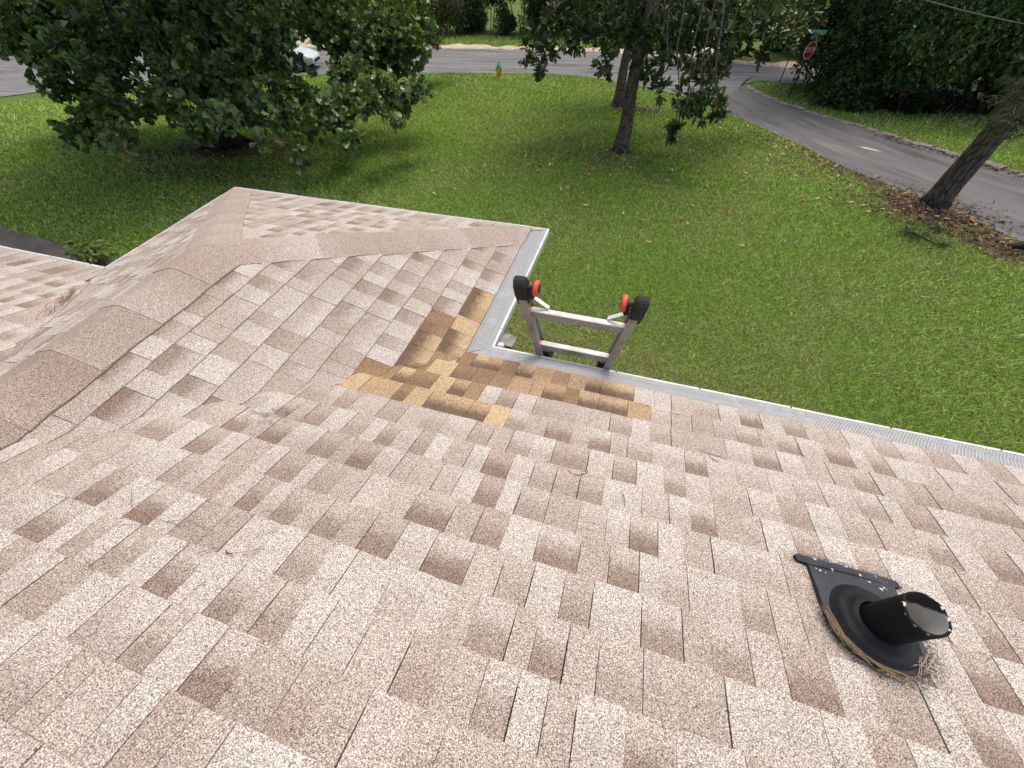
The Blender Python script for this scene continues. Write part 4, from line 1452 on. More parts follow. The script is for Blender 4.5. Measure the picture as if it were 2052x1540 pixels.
hedge = [(-33, 36.0), (-29.5, 36.6), (-26, 36.4), (-22.6, 36.5), (-19.4, 36.6), (-16.3, 36.5), (-13.4, 36.9), (-10.6, 36.7), (-7.8, 37.0), (-5.0, 36.8), (-2.3, 37.0)]
hl = ['leftmost shrub across the street, mostly behind the oak', 'second shrub from the left across the street behind the oak', 'third shrub from the left across the street behind the oak',
      'shrub across the street right behind the parked car', 'shrub across the street between the car and the cedar', 'shrub across the street just behind the hanging cedar spray',
      'vine-covered shrub across the street left of the hydrant', 'vine-covered shrub across the street directly behind the hydrant', 'vine-covered shrub across the street left of the magnolia leaves',
      'dark shrub across the street behind the left magnolia boughs', 'dark shrub across the street behind the magnolia trunk']
for k, (x, y) in enumerate(hedge):
    shrub('roadside_shrub', hl[k], x, y, 2.4, 1.5, 4.0 + (k % 3) * .5, 15000, .17, [(0.046, 0.088, 0.028), (0.036, 0.070, 0.022), (0.055, 0.105, 0.034)][k % 3], 'shrubs across the street')
for k, (x, y) in enumerate([(-60, 17), (-59.5, 23), (-55, 28.5), (-48.5, 31), (-41.5, 33.5)]):
    shrub('roadside_shrub', ['shrub past the street bend at the far left edge', 'second shrub past the street bend from the left edge', 'third shrub past the street bend from the left edge', 'fourth shrub past the street bend from the left edge', 'shrub where the street bends left behind the oak'][k], x, y, 2.8, 2.2, 4.5, 11000, .19, (0.040, 0.074, 0.024), 'shrubs across the street')
for k, (x, y, h) in enumerate([(8.5, 33.0, 4.0), (12.5, 32.5, 4.2), (17, 31.5, 4.2), (-0.4, 45.5, 4.5), (9.8, 40, 4.5), (22.5, 30, 4.5)]):
    shrub('roadside_shrub', ['shrub across the street behind the right magnolia boughs', 'shrub across the street behind the stop sign trees', 'shrub across the street far right behind the dark trees', 'shrub at the end of the pale driveway', 'tall shrub beside the neighbouring brick house', 'farthest right shrub across the street'][k], x, y, 2.3, 1.6, h, 11000, .17, (0.040, 0.074, 0.024), 'shrubs across the street')
for k, (x, y) in enumerate([(9.0, 27.2), (12.4, 27.0), (15.8, 27.0), (19.2, 26.0)]):
    shrub('understory_shrub', ['dark understory shrub behind the stop sign tree', 'dark understory shrub behind the middle tree of the corner', 'dark understory shrub behind the upper right tree', 'dark understory shrub at the right edge behind the pine'][k], x, y, 2.2, 1.0, 5.0, 6500, .17, (0.018, 0.033, 0.010), 'shrubs behind the corner trees')
for k, (x, y, r, h) in enumerate([(9.4, 22.55, .55, .7), (10.8, 22.6, .6, .6), (12.4, 22.75, .7, .6), (14.0, 23.2, .7, .6)]):
    shrub('understory_shrub', ['low shrub at the lawn edge nearest the stop sign', 'second low shrub along the shaded lawn edge from the stop sign', 'third low shrub along the shaded lawn edge from the stop sign', 'low shrub along the shaded lawn edge nearest the pine'][k], x, y, r, r * .6, h, 1500, .12, (0.018, 0.034, 0.010), 'low shrubs under the corner trees')
# two trunks beside the driveway across the street
for k, (x, y, lab) in enumerate([(3.94, 31.83, 'dark street tree trunk beside the pale driveway across the street'), (6.0, 31.1, 'second dark trunk across the street nearer the stop sign')]):
    make_tree('street_tree', lab, 'tree', (x, y), (x + .3, y + .2, 4.0), .17, .10, [(x - .8, y, -.9, .8), (x + .8, y + .3, -.8, .9), (x, y + .9, -.6, .9)], 3, MAT['oak_bark'], LEAF_SIMPLE, MAT['leaf'], (0.030, 0.055, 0.018), 110, 6, .16,
              group='trunks across the street', upper=dome(x, y, 1.0, 6, 2.6, 10, 1.2), limb_r=.05)

# pine at the right, upright trunk and hanging needle sprays
pz0 = float(zg(*PINE_BASE))
pine = empty('pine_tree', (*PINE_BASE, pz0))
tag(pine, 'tall pine trunk with ridged bark at the edge of the side road', 'tree')
P = trunk_pts((PINE_BASE[0], PINE_BASE[1], pz0 - .05), (7.9, 10.95, 9.0), 40, .03)
R_ = [0.245 * (1 + .35 * math.exp(-k * .9)) - .0028 * k for k in range(40)]
tb_ = B(); tb_.tube(P, R_, 30, True, .045); tb_.build('trunk', MAT['pine_bark'], pine, True)
nl = []
for (x, y, z, r) in [(6.92, 9.36, -.95, .26), (6.98, 9.75, -.67, .30), (6.72, 8.82, -1.10, .20), (6.92, 8.82, -1.0, .28), (7.25, 10.15, -.85, .28), (7.2, 9.2, -.7, .35)]:
    for k in range(30):
        c = np.array((x, y, z)) + rng.normal(size=3) * r * .55
        d0 = unit(rng.normal(size=3) * .6 + np.array((-.3, -.4, -.35)))
        for q_ in range(16):
            nl.append((c, unit(d0 + .35 * rng.normal(size=3))))
P_ = np.array([a for a, b in nl]); A_ = np.array([b for a, b in nl])
up_ = dome(7.9, 11, 4.5, 10, 3.0, 12, .8)
for (x, y, z, r) in up_:
    c = np.array((x, y, z)) + rng.normal(size=(120, 3)) * r * .6
    P_ = np.concatenate([P_, c]); A_ = np.concatenate([A_, unit(rng.normal(size=(120, 3)))])
leaves('needles', P_, A_, unit(rng.normal(size=A_.shape)), rng.uniform(.16, .26, len(P_)), tints(len(P_), (0.060, 0.078, 0.034), .3, .1, (.12, .10, .04)), NEEDLE, MAT['needle'], pine)
tb_ = B()
for (x, y, z) in [(6.92, 9.3, -.9), (6.85, 8.85, -1.0), (7.2, 9.9, -.8)]:
    tb_.tube([tuple(p) for p in bez((7.9, 10.9, .9), (7.6, 10.0, .6), (x, y, z), 6)], [.03, .028, .024, .02, .014, .008], 6)
tb_.build('limb', MAT['pine_bark'], pine, True)

# ------------------------------------------------------------------ lawn grass
LAWN = NEAR[1:16] + SL[3:15] + [(10.4, 0.0), (11, -8), (-32.5, -8)]
RIGHTLAWN = [(14.2, 4)] + [(x + .35, y + .1) for x, y in SR[13:2:-1]] + [(5.3, 26.4), (6.3, 26.3), (9, 25.8), (20, 25), (24, 20), (22, 4)]
FARLAWN = [(x - .02, y + .62) for x, y in FAR[6:14]] + [(1.2, 32), (0.9, 35.5), (-30, 35.2)]


def grass(name, n, poly, rmin, rmax, a0, a1):
    th = rng.uniform(a0, a1, n)
    r = np.exp(rng.uniform(math.log(rmin), math.log(rmax), n))
    P = np.stack([CAM[0] + r * np.sin(th), CAM[1] + r * np.cos(th)], 1)
    ok = inside(P, poly)
    ok &= ~((P[:, 1] < -.4) & (P[:, 0] > XL) & (P[:, 0] < XR)) & ~((P[:, 1] < 1.5) & (P[:, 0] > -W - .1) & (P[:, 0] < .1))
    ok &= ~((P[:, 1] < np.interp(P[:, 0], [-16.5, -13.5, -9.6, -6.5], [3.42, 3.14, 2.83, 2.62])) & (P[:, 0] < -6.4))
    P = P[ok]; r = r[ok]
    sl = soil_mask(P)
    ok = rng.random(len(P)) > np.clip((sl - .25) * 1.6, 0, .93)
    P = P[ok]; r = r[ok]; sl = sl[ok]
    n = len(P)
    sc = np.clip(r / 7.0, .8, 4.0)
    Ln = .036 * sc ** .6 * rng.uniform(.6, 1.4, n)
    wd = .0075 * sc
    az_ = rng.uniform(0, 6.283, n)
    lean = rng.uniform(.4, 1.9, n)
    z = zg(P[:, 0], P[:, 1])
    base = np.concatenate([P, z[:, None]], 1)
    sx = np.stack([np.cos(az_), np.sin(az_), 0 * az_], 1) * wd[:, None]
    la = rng.uniform(0, 6.283, n)
    tip = base + np.stack([np.cos(la) * lean * Ln, np.sin(la) * lean * Ln, Ln], 1)
    V = np.stack([base - sx, base + sx, tip], 1).reshape(-1, 3)
    F = np.arange(3 * n).reshape(-1, 3)
    # patchy colour of the turf
    f1 = np.sin(P[:, 0] * .9 + 1.3 * np.sin(P[:, 1] * .55)) * np.sin(P[:, 1] * .8 + 1.1 * np.sin(P[:, 0] * .7))
    f2 = np.sin(P[:, 0] * 3.1 + 2 * np.sin(P[:, 1] * 1.7)) * np.sin(P[:, 1] * 2.7 + 1.6 * np.sin(P[:, 0] * 2.3))
    dry = np.clip(.30 + .24 * f1 + .20 * f2 + .5 * np.exp(-((P[:, 0] - .4) ** 2 / 8 + (P[:, 1] - 2.6) ** 2 / 2.2)) + .35 * sl, 0, 1)
    f3 = np.sin(P[:, 0] * 7.3 + 3 * np.sin(P[:, 1] * 4.1)) * np.sin(P[:, 1] * 6.1 + 2.2 * np.sin(P[:, 0] * 5.7))
    dry = np.clip(dry + .16 * f3, 0, 1)
    c0 = np.array((.245, .385, .075)); c1 = np.array((.370, .395, .175))
    col = c0 + (c1 - c0) * np.clip(dry + .16 * rng.normal(size=n), 0, 1)[:, None]
    col *= np.exp(.34 * rng.normal(size=(n, 1)))
    straw = rng.random(n) < .05 + .10 * dry
    col[straw] = np.array((.34, .30, .15)) * rng.uniform(.6, 1.1, (straw.sum(), 1))
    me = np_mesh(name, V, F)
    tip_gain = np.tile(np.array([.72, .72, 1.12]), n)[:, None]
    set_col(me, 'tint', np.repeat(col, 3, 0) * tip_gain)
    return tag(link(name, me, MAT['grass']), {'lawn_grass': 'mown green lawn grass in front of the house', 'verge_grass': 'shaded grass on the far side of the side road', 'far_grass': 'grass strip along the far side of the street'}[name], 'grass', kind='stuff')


grass('lawn_grass', 900000, LAWN, 3.4, 33, -1.34, 0.97)
grass('verge_grass', 70000, RIGHTLAWN, 13, 34, 0.05, 1.0)
grass('far_grass', 60000, FARLAWN, 30, 50, -.85, .1)

# ------------------------------------------------------------------ fallen leaves
FL = (np.array([(0, 0, 0), (-.2, .35, .05), (-.16, .75, .09), (0, 1, .02), (.16, .75, .12), (.2, .35, .04)], float), [(0, 1, 5), (1, 2, 4), (1, 4, 5), (2, 3, 4)])
pts = []
while len(pts) < 1100:
    m_ = random.random()
    if m_ < .55:
        p = (random.gauss(-.1, 2.6), random.gauss(12.6, 2.4))
    elif m_ < .80:
        t = random.uniform(0, 1); p = (3.0 + 5.6 * t + random.gauss(0, .8), 19.5 - 11 * t + random.gauss(0, .8))
    elif m_ < .9:
        p = (random.uniform(-6, 9), random.uniform(3, 22))
    else:
        p = (random.gauss(-12.5, 2), random.gauss(8.5, 1.4))
    pts.append(p)
pts = np.array(pts)
pts = pts[inside(pts, LAWN) & (pts[:, 1] > 3.2)]
LC = [(.30, .18, .09), (.36, .25, .13), (.20, .12, .06), (.42, .33, .19), (.30, .12, .055), (.13, .08, .05)]
dist = np.hypot(pts[:, 0] - CAM[0], pts[:, 1] - CAM[1])
order = np.argsort(dist)
T, Fc = FL
for k in order[:110]:
    x, y = pts[k]
    sz = random.uniform(.09, .16)
    me = np_mesh('fallen_leaf', T * sz, np.array(Fc))
    c = np.array(random.choice(LC)) * random.uniform(.7, 1.25)
    set_col(me, 'tint', np.tile(c, (len(T), 1)))
    me.materials.append(MAT['dry_leaf'])
    o = bpy.data.objects.new('fallen_leaf', me)
    COL.objects.link(o)
    o.location = (x, y, float(zg(x, y)) + .05)
    o.rotation_euler = (random.gauss(0, .3), random.gauss(0, .3), random.uniform(0, 6.28))
    tag(o, 'dry brown leaf fallen singly on the mown lawn grass', 'leaf', 'fallen leaves on the lawn')
far_ = pts[order[110:]]
n = len(far_)
ang = rng.uniform(0, 6.28, n)
base = np.concatenate([far_, (zg(far_[:, 0], far_[:, 1]) + .06)[:, None]], 1)
ax_ = np.stack([np.cos(ang), np.sin(ang), .25 * rng.normal(size=n)], 1)
nn = unit(np.array((0, 0, 1.)) + .3 * rng.normal(size=(n, 3)))
cl = np.array([LC[k] for k in rng.integers(0, 6, n)]) * rng.uniform(.7, 1.25, (n, 1))
tag(leaves('leaf_litter', base, ax_, nn, rng.uniform(.10, .17, n), cl, FL, MAT['dry_leaf']), 'scattered brown magnolia leaves under the middle tree', 'leaves', kind='stuff')
# pine straw and bark litter along the side road and round the pine, and under the oak
pl = []
while len(pl) < 3800:
    m_ = random.random()
    if m_ < .4:
        p = (random.gauss(7.4, .8), random.gauss(10.5, .8))
    elif m_ < .62:
        t = random.uniform(0, 1); p = (4.2 + 4.8 * t + random.gauss(-.3, .35), 18.5 - 10.5 * t + random.gauss(0, .4))
    elif m_ < .75:
        t = random.uniform(0, 1); p = (9.0 + 2.6 * t + random.gauss(0, .22), 18.6 - 4.2 * t + random.gauss(0, .2))
    elif m_ < .85:
        p = (random.gauss(-.2, .7), random.gauss(20.2, .35))
    elif m_ < .95:
        p = (random.gauss(-13.0, 1.6), random.gauss(9.2, .9))
    else:
        p = (random.gauss(8.3, .5), random.gauss(8.7, .5))
    pl.append(p)
pl = np.array(pl)
n = len(pl)
ang = rng.uniform(0, 6.28, n)
base = np.concatenate([pl, (zg(pl[:, 0], pl[:, 1]) + .035 + .02 * rng.random(n))[:, None]], 1)
ax_ = np.stack([np.cos(ang), np.sin(ang), .2 * rng.normal(size=n)], 1)
nn = unit(np.array((0, 0, 1.)) + .4 * rng.normal(size=(n, 3)))
cl = np.array([(.13, .070, .045), (.085, .055, .04), (.17, .11, .07), (.06, .042, .03)])[rng.integers(0, 4, n)] * rng.uniform(.6, 1.3, (n, 1))
tag(leaves('leaf_litter', base, ax_, nn, rng.uniform(.05, .13, n), cl, LEAF_SIMPLE, MAT['dry_leaf']), 'reddish pine straw and bark litter along the side road', 'litter', kind='stuff')

# ------------------------------------------------------------------ fire hydrant
hx, hy = -8.41, 24.63
hz = float(zg(hx, hy))
hyd = empty('fire_hydrant', (hx, hy, hz))
tag(hyd, 'yellow fire hydrant with green bonnet at the edge of the lawn', 'hydrant')
B().lathe([(.17, -.02), (.17, .05), (.125, .06), (.12, .10), (.115, .44), (.15, .455), (.15, .485), (.118, .49)], (hx, hy, hz), 24).build('barrel', MAT['yellow'], hyd, True)
B().lathe([(.165, .486), (.168, .515), (.14, .53), (.125, .60), (.085, .66), (.05, .69), (.045, .70), (.045, .735), (.02, .74), (.02, .79)], (hx, hy, hz), 24).build('bonnet', MAT['green'], hyd, True)
for a, nm in ((math.radians(5), 'nozzle'), (math.radians(185), 'nozzle'), (math.radians(-85), 'pumper_nozzle')):
    d = Vector((math.cos(a), math.sin(a), 0))
    c = Vector((hx, hy, hz + .39))
    rr = .055 if nm == 'nozzle' else .075
    B().tube([c + d * .09, c + d * .155, c + d * .156, c + d * .20, c + d * .201, c + d * .225], [rr * .9, rr * .9, rr * 1.15, rr * 1.15, rr * .5, rr * .45], 14).build(nm, MAT['yellow'], hyd)
bb = B()
for k in range(8):
    a = k * math.pi / 4
    bb.lathe([(.012, .445), (.012, .53)], (hx + .15 * math.cos(a), hy + .15 * math.sin(a), hz), 6)
bb.build('flange_bolts', MAT['green'], hyd)


# ------------------------------------------------------------------ stop sign with street names
def text(name, body, size, M4, mat, parent, ex=0.0015):
    cu = bpy.data.curves.new(name, 'FONT')
    cu.body = body
    cu.size = size
    cu.align_x = 'CENTER'
    cu.align_y = 'CENTER'
    cu.extrude = ex
    cu.resolution_u = 2
    cu.materials.append(mat)
    tmp = bpy.data.objects.new('tmp', cu)
    COL.objects.link(tmp)
    dg = bpy.context.evaluated_depsgraph_get()
    me = bpy.data.meshes.new_from_object(tmp.evaluated_get(dg))
    bpy.data.objects.remove(tmp)
    me.transform(M4)
    if not me.materials:
        me.materials.append(mat)
    return link(name, me, None, parent)


sx_, sy_ = 6.49, 23.85
sz_ = float(zg(sx_, sy_))
st = empty('stop_sign', (sx_, sy_, sz_))
tag(st, 'red stop sign with green street name blades on a dark post', 'street sign')
B().box((sx_, sy_, sz_ + 1.18), (.045, .045, 2.42), Matrix.Rotation(.6, 3, 'Z')).build('post', MAT['post'], st)
fa_ = math.atan2(-.80, .60)          # facing direction of the plate
nv_ = Vector((math.cos(fa_), math.sin(fa_), 0))
rv = Vector((0, 0, 1)).cross(nv_)
def plate_M(c, nrm, right_):
    return Matrix(((right_.x, 0, nrm.x, c.x), (right_.y, 0, nrm.y, c.y), (right_.z, 1, nrm.z, c.z), (0, 0, 0, 1)))
cc = Vector((sx_, sy_, sz_ + 1.80)) + nv_ * .04
def octo(rad, d0, d1, mat, nm):
    V = []
    for dd in (d0, d1):
        for k in range(8):
            a = math.pi / 8 + k * math.pi / 4
            V.append(cc + rv * rad * math.cos(a) + Vector((0, 0, rad * math.sin(a))) + nv_ * dd)
    F = [tuple(range(7, -1, -1)), tuple(range(8, 16))] + [(k, (k + 1) % 8, 8 + (k + 1) % 8, 8 + k) for k in range(8)]
    link(nm, py_mesh(nm, V, F), mat, st)
octo(.325, 0, .004, MAT['sign_white'], 'plate')
octo(.297, .0045, .007, MAT['sign_red'], 'red_face')
text('lettering', 'STOP', .26, plate_M(cc + nv_ * .0085, nv_, rv), MAT['sign_white'], st)
n1 = Vector((-.30, -.95, 0)).normalized(); r1 = Vector((0, 0, 1)).cross(n1)
n2 = Vector((.80, -.60, 0)).normalized(); r2 = Vector((0, 0, 1)).cross(n2)
for (zz_, nn_, rr_, ln_, body) in ((2.42, n1, r1, .74, 'ELIZABETH ST'), (2.26, n2, r2, .62, None)):
    c = Vector((sx_, sy_, sz_ + zz_))
    b_ = B()
    b_.add([c + rr_ * (a * ln_ / 2) + Vector((0, 0, b * .075)) + nn_ * d for d in (-.003, .003) for a, b in ((-1, -1), (1, -1), (1, 1), (-1, 1))], [(3, 2, 1, 0), (4, 5, 6, 7), (0, 1, 5, 4), (1, 2, 6, 5), (2, 3, 7, 6), (3, 0, 4, 7)])
    bl = b_.build('street_name_blade', MAT['sign_green'], st)
    if body:
        text('lettering', body, .115, plate_M(c + nn_ * .005, nn_, rr_), MAT['sign_white'], bl)
    else:
        b2 = B()
        for k, wv in enumerate((.10, .14, .07)):
            b2.add([c + rr_ * (-.2 + k * .19 + a * wv / 2) + Vector((0, 0, b * .028)) + nn_ * .0045 for a, b in ((-1, -1), (1, -1), (1, 1), (-1, 1))], [(0, 1, 2, 3)])
        b2.build('worn_lettering', MAT['sign_white'], bl)
px_, py_ = 6.37, 26.45
pz_ = float(zg(px_, py_))
po = empty('marker_post', (px_, py_, pz_))
tag(po, 'thin dark post with small pale plate beside the street corner', 'post')
B().box((px_, py_, pz_ + .62), (.04, .04, 1.3)).build('post', MAT['post'], po)
B().lathe([(.11, -.006), (.11, .006)], (px_, py_ - .03, pz_ + 1.34), 18, Matrix.Rotation(math.pi / 2, 3, 'X')).build('plate', MAT['sign_white'], po)

# ------------------------------------------------------------------ parked car
cx_, cy_ = -22.6, 24.15
ch = math.atan2(.24, .97)
cz_ = float(zg(cx_, cy_)) + .03
car = empty('parked_car', (cx_, cy_, cz_))
tag(car, 'silver hatchback parked on the street behind the oak leaves', 'car')
Mc = Matrix.Rotation(ch, 3, 'Z')
def cp(x, y, z): return Vector((cx_, cy_, cz_)) + Mc @ Vector((x, y, z))
# stations along the car: x, half width low, half width belt, belt z, roof z, half width roof
ST = [(-2.15, .72, .70, .80, .80, .68), (-2.05, .82, .80, .95, .98, .66), (-1.75, .86, .84, 1.00, 1.36, .58), (-1.2, .87, .86, .99, 1.47, .60), (-.3, .87, .86, .97, 1.50, .61), (.35, .87, .86, .95, 1.43, .59), (1.05, .87, .85, .93, .96, .74), (1.6, .85, .82, .84, .88, .66), (2.0, .80, .76, .70, .76, .58), (2.18, .66, .62, .56, .60, .5)]
V = []; F = []
m_ = 10
for (x, wl2, wb, zb, zr, wr) in ST:
    z0 = .26 if abs(x) < 1.9 else .34
    sec = [(-wl2 * .9, z0), (-wl2, .45), (-wl2, .62), (-wb, zb), (-wr, zr - .02), (wr, zr - .02), (wb, zb), (wl2, .62), (wl2, .45), (wl2 * .9, z0)]
    V += [cp(x, y, z) for y, z in sec]
for k in range(len(ST) - 1):
    for c in range(m_):
        c2 = (c + 1) % m_
        F.append((k * m_ + c, (k + 1) * m_ + c, (k + 1) * m_ + c2, k * m_ + c2))
F.append(tuple(range(m_))); F.append(tuple((len(ST) - 1) * m_ + c for c in range(m_ - 1, -1, -1)))
bdy = link('body', py_mesh('body', V, F), MAT['car'], car)
bm = bmesh.new(); bm.from_mesh(bdy.data); bmesh.ops.recalc_face_normals(bm, faces=bm.faces); bmesh.ops.bevel(bm, geom=[e for e in bm.edges if e.calc_face_angle(0) > .35], offset=.03, segments=2, affect='EDGES'); bm.to_mesh(bdy.data); bm.free()
def pane(nm, pts, mat=MAT['glass'], th=.012, par=None):
    V = [cp(*p) for p in pts]
    nrm = (V[1] - V[0]).cross(V[2] - V[0]).normalized()
    ctr = sum(V, Vector()) / len(V)
    if nrm.dot(ctr - cp(0, 0, .7)) < 0: nrm = -nrm
    k = len(V)
    V2 = [v - nrm * .02 for v in V] + [v + nrm * th for v in V]
    F = [tuple(range(k)), tuple(range(2 * k - 1, k - 1, -1))] + [(a, (a + 1) % k, k + (a + 1) % k, k + a) for a in range(k)]
    return link(nm, py_mesh(nm, V2, F), mat, par or car)
pane('windscreen', [(.42, -.54, 1.38), (.42, .54, 1.38), (1.0, .70, .97), (1.0, -.70, .97)], th=.02)
pane('rear_window', [(-1.78, -.52, 1.30), (-1.78, .52, 1.30), (-2.03, .6, 1.0), (-2.03, -.6, 1.0)], th=.03)
for sd in (-1, 1):
    pane('side_window', [(.30, sd * .625, 1.37), (.88, sd * .80, .99), (-.28, sd * .845, 1.01), (-.28, sd * .635, 1.42)], th=.02)
    pane('side_window', [(-.36, sd * .635, 1.42), (-.36, sd * .845, 1.01), (-1.5, sd * .845, 1.03), (-1.25, sd * .63, 1.40)], th=.02)
    pane('headlight', [(1.72, sd * .80, .74), (2.06, sd * .62, .66), (2.12, sd * .58, .56), (1.80, sd * .82, .62)], MAT['lamp'], .02)
    pane('tail_light', [(-2.08, sd * .80, .92), (-2.14, sd * .6, .90), (-2.15, sd * .6, .72), (-2.10, sd * .80, .72)], MAT['sign_red'], .02)
    b_ = B(); b_.box(cp(.78, sd * .97, 1.02), (.12, .20, .12), Mc, .03); b_.build('mirror', MAT['car'], car)
    for xw in (-1.32, 1.36):
        wc = cp(xw, sd * .80, .31)
        Mw = Mc @ Matrix.Rotation(math.pi / 2, 3, 'X')
        wh = B().lathe([(.20, -.10), (.30, -.10), (.315, -.06), (.315, .06), (.30, .10), (.20, .10)], wc, 24, Mw).build('wheel', MAT['tyre'], car, True)
        rb = B().lathe([(.19, -.095), (.205, -.105), (.205, .105), (.19, .095)], wc, 20, Mw)
        for k in range(5):
            a = k * 2 * math.pi / 5
            rb.bar(wc + Mw @ Vector((0, 0, -sd * .106)), wc + Mw @ Vector((.19 * math.cos(a), .19 * math.sin(a), -sd * .104)), .05, .012, tuple(Mw @ Vector((0, 0, 1))))
        rb.build('rim', MAT['rim'], wh)
        ab = B(); 
        for k in range(13):
            a = math.pi * k / 12
            a2 = math.pi * min(k + 1, 12) / 12
            if a2 > a:
                ab.bar(cp(xw + .37 * math.cos(a), sd * .868, .31 + .37 * math.sin(a)), cp(xw + .37 * math.cos(a2), sd * .868, .31 + .37 * math.sin(a2)), .10, .03, tuple(Mc @ Vector((0, 1, 0))))
        ab.build('wheel_arch', MAT['tyre'], car)
pane('grille', [(2.19, -.42, .52), (2.19, .42, .52), (2.19, .42, .40), (2.19, -.42, .40)], MAT['tyre'], .015)

# ------------------------------------------------------------------ neighbouring brick house across the street
nx, ny = 5.5, 47.0
nz = float(zg(nx, ny))
nh = empty('brick_house', (nx, ny, nz))
tag(nh, 'pale brick house glimpsed across the street behind the magnolia', 'house')
B().box((nx, ny, nz + 1.35), (9, 6, 2.7)).build('wall', MAT['brick2'], nh)
rf = B(); rf.add([(nx - 5, ny - 3.5, nz + 2.65), (nx + 5, ny - 3.5, nz + 2.65), (nx + 5, ny + 3.5, nz + 2.65), (nx - 5, ny + 3.5, nz + 2.65), (nx - 5, ny, nz + 4.4), (nx + 5, ny, nz + 4.4)], [(0, 1, 5, 4), (2, 3, 4, 5), (0, 4, 3), (1, 2, 5), (3, 2, 1, 0)])
rf.build('roof', MAT['roof2'], nh)
for xo in (-3.0, 2.8):
    wf = B(); wf.box((nx + xo, ny - 3.02, nz + 1.5), (1.5, .08, 1.2)); wf = wf.build('window', MAT['white_metal'], nh)
    for a in (-.36, .36):
        B().box((nx + xo + a, ny - 3.065, nz + 1.5), (.62, .02, 1.05)).build('pane', MAT['dark_glass'], wf)
dr = B(); dr.box((nx, ny - 3.03, nz + 1.05), (1.0, .08, 2.1)); dr = dr.build('door', MAT['door'], nh)
B().lathe([(.03, 0), (.04, .03), (.02, .06)], (nx + .4, ny - 3.07, nz + 1.05), 10, Matrix.Rotation(math.pi / 2, 3, 'X')).build('handle', MAT['rim'], dr)

# ------------------------------------------------------------------ small things on the ground
def rock(name, c, r, mat, label, cat, flat=.5, jit=.22):
    bm = bmesh.new()
    bmesh.ops.create_icosphere(bm, subdivisions=2, radius=1)
    for v in bm.verts:
        k = 1 + random.uniform(-jit, jit)
        v.co = Vector((v.co.x * r[0] * k, v.co.y * r[1] * k, v.co.z * r[2] * k))
    me = bpy.data.meshes.new(name); bm.to_mesh(me); bm.free()
    me.materials.append(mat)
    o = bpy.data.objects.new(name, me); COL.objects.link(o); o.location = c
    tag(o, label, cat)
    return o
sp = B()
x0, y0 = -.92, 2.72
sp_o = []
V = []
for (dx, dy, h) in [(-.17, -.12, .05), (.15, -.14, .055), (.17, .08, .07), (.02, .13, .06), (-.16, .10, .06)]:
    V.append((x0 + dx, y0 + dy, float(zg(x0, y0)) + h))
V += [(x, y, z - .12) for x, y, z in V]
o = link('splash_block', py_mesh('splash_block', V, [(0, 1, 2, 3, 4)] + [(k, 5 + k, 5 + (k + 1) % 5, (k + 1) % 5) for k in range(5)]), MAT['stone'])
tag(o, 'broken grey concrete splash block on the grass by the gutter corner', 'splash block')
# dead branch with dark tufts on the lawn near the pine
db = empty('fallen_branch', (6.69, 8.5, float(zg(6.69, 8.5))))
tag(db, 'small dark pine branch lying on the lawn near the pine', 'branch')
b_ = B(); bz_ = float(zg(6.69, 8.5)) + .04
b_.tube([(6.45, 8.75, bz_ + .02), (6.65, 8.55, bz_ + .05), (6.85, 8.35, bz_ + .03), (7.0, 8.3, bz_)], [.012, .013, .011, .006], 6)
b_.tube([(6.65, 8.55, bz_ + .05), (6.85, 8.75, bz_ + .10), (6.98, 8.85, bz_ + .12)], [.010, .008, .004], 5)
b_.build('stem', MAT['log'], db)
c = np.concatenate([np.array((6.50, 8.55, bz_ + .06)) + rng.normal(size=(160, 3)) * (.10, .07, .035), np.array((6.95, 8.80, bz_ + .10)) + rng.normal(size=(110, 3)) * (.07, .06, .035), np.array((6.98, 8.32, bz_ + .05)) + rng.normal(size=(130, 3)) * (.08, .06, .03), np.array((6.45, 8.78, bz_ + .05)) + rng.normal(size=(60, 3)) * (.05, .05, .03)])
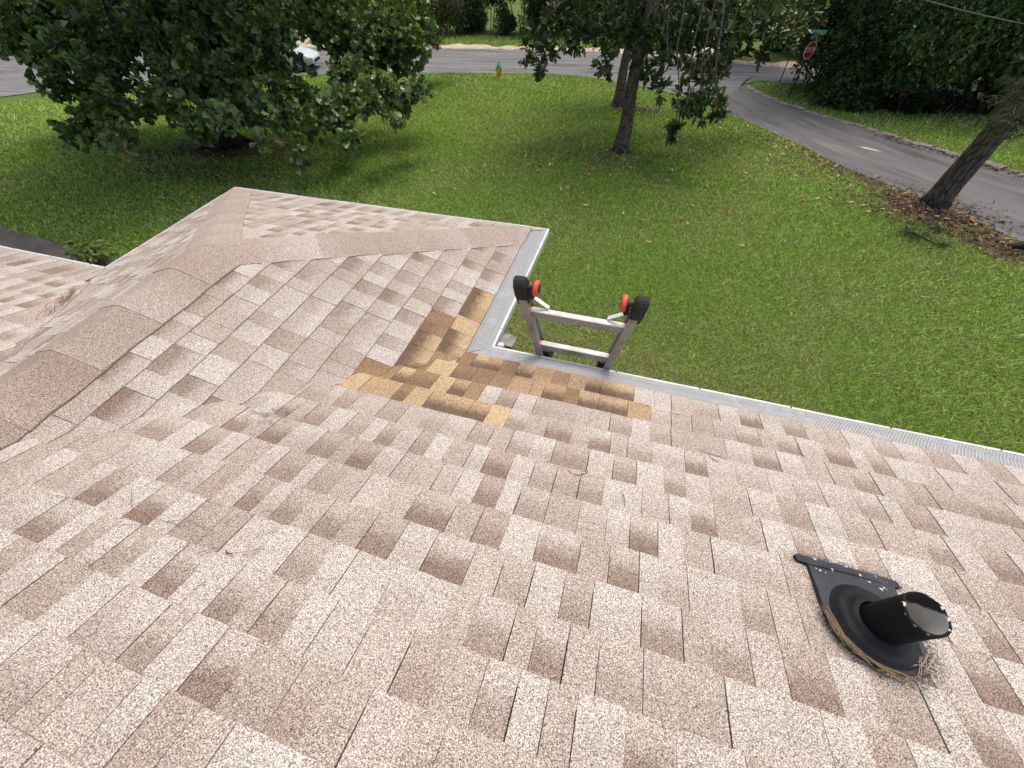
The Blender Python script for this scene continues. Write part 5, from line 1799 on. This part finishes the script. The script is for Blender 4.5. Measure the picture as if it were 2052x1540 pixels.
leaves('needle_tufts', c, unit(rng.normal(size=c.shape) * np.array((1, 1, .4))), unit(rng.normal(size=c.shape)), rng.uniform(.09, .18, len(c)), tints(len(c), (.022, .026, .015), .3, 0), NEEDLE, MAT['needle'], db)
# stump / root at the right edge
lg = B(); lz = float(zg(8.75, 8.75))
lg.tube([(8.35, 8.72, lz + .02), (8.6, 8.75, lz + .10), (8.95, 8.7, lz + .14), (9.3, 8.75, lz + .05)], [.05, .10, .13, .10], 10, True, .1)
tag(lg.build('log', MAT['log'], None, True), 'dark rotting log at the right edge beside the side road', 'log')
# pale worn patches on the side road
for (x, y, l, w, a, lab) in ((7.98, 16.5, .75, .16, -.75, 'pale paint patch on the side road left of the pine'), (9.35, 9.25, .55, .30, -.6, 'pale torn scrap on the side road at the right edge')):
    n_ = 11
    V = []
    for k in range(n_):
        t = 2 * math.pi * k / n_
        r = 1 + random.uniform(-.25, .25)
        dx, dy = l / 2 * r * math.cos(t), w / 2 * r * math.sin(t)
        xx, yy = x + dx * math.cos(a) - dy * math.sin(a), y + dx * math.sin(a) + dy * math.cos(a)
        V.append((xx, yy, float(zg(xx, yy)) + .028))
    V += [(p[0], p[1], p[2] - .004) for p in V]
    o = link('pavement_patch', py_mesh('pavement_patch', V, [tuple(range(n_))] + [(k, n_ + k, n_ + (k + 1) % n_, (k + 1) % n_) for k in range(n_)]), MAT['concrete'])
    tag(o, lab, 'patch')
# weed by the house corner
shrub('garden_plant', 'small yellow-green leafy weed on the dark path by the left roof corner', -9.75, 2.62, .42, .3, .42, 320, .13, (.14, .18, .05), None, 'plant', 3)
# service cable
a, b = Vector((3.0, 13.2, 1.25)), Vector((8.9, 12.2, -.05))
pts_ = [tuple((Vector((4.55, 11.2, .37)).lerp(Vector((9.9, 12.0, -.42)), t)) - Vector((0, 0, .12 * 4 * t * (1 - t)))) for t in np.linspace(-.6, 1.6, 24)]
tag(B().tube(pts_, .012, 6).build('power_line', MAT['cable'], None, True), 'thin overhead cable crossing the upper right trees', 'cable')
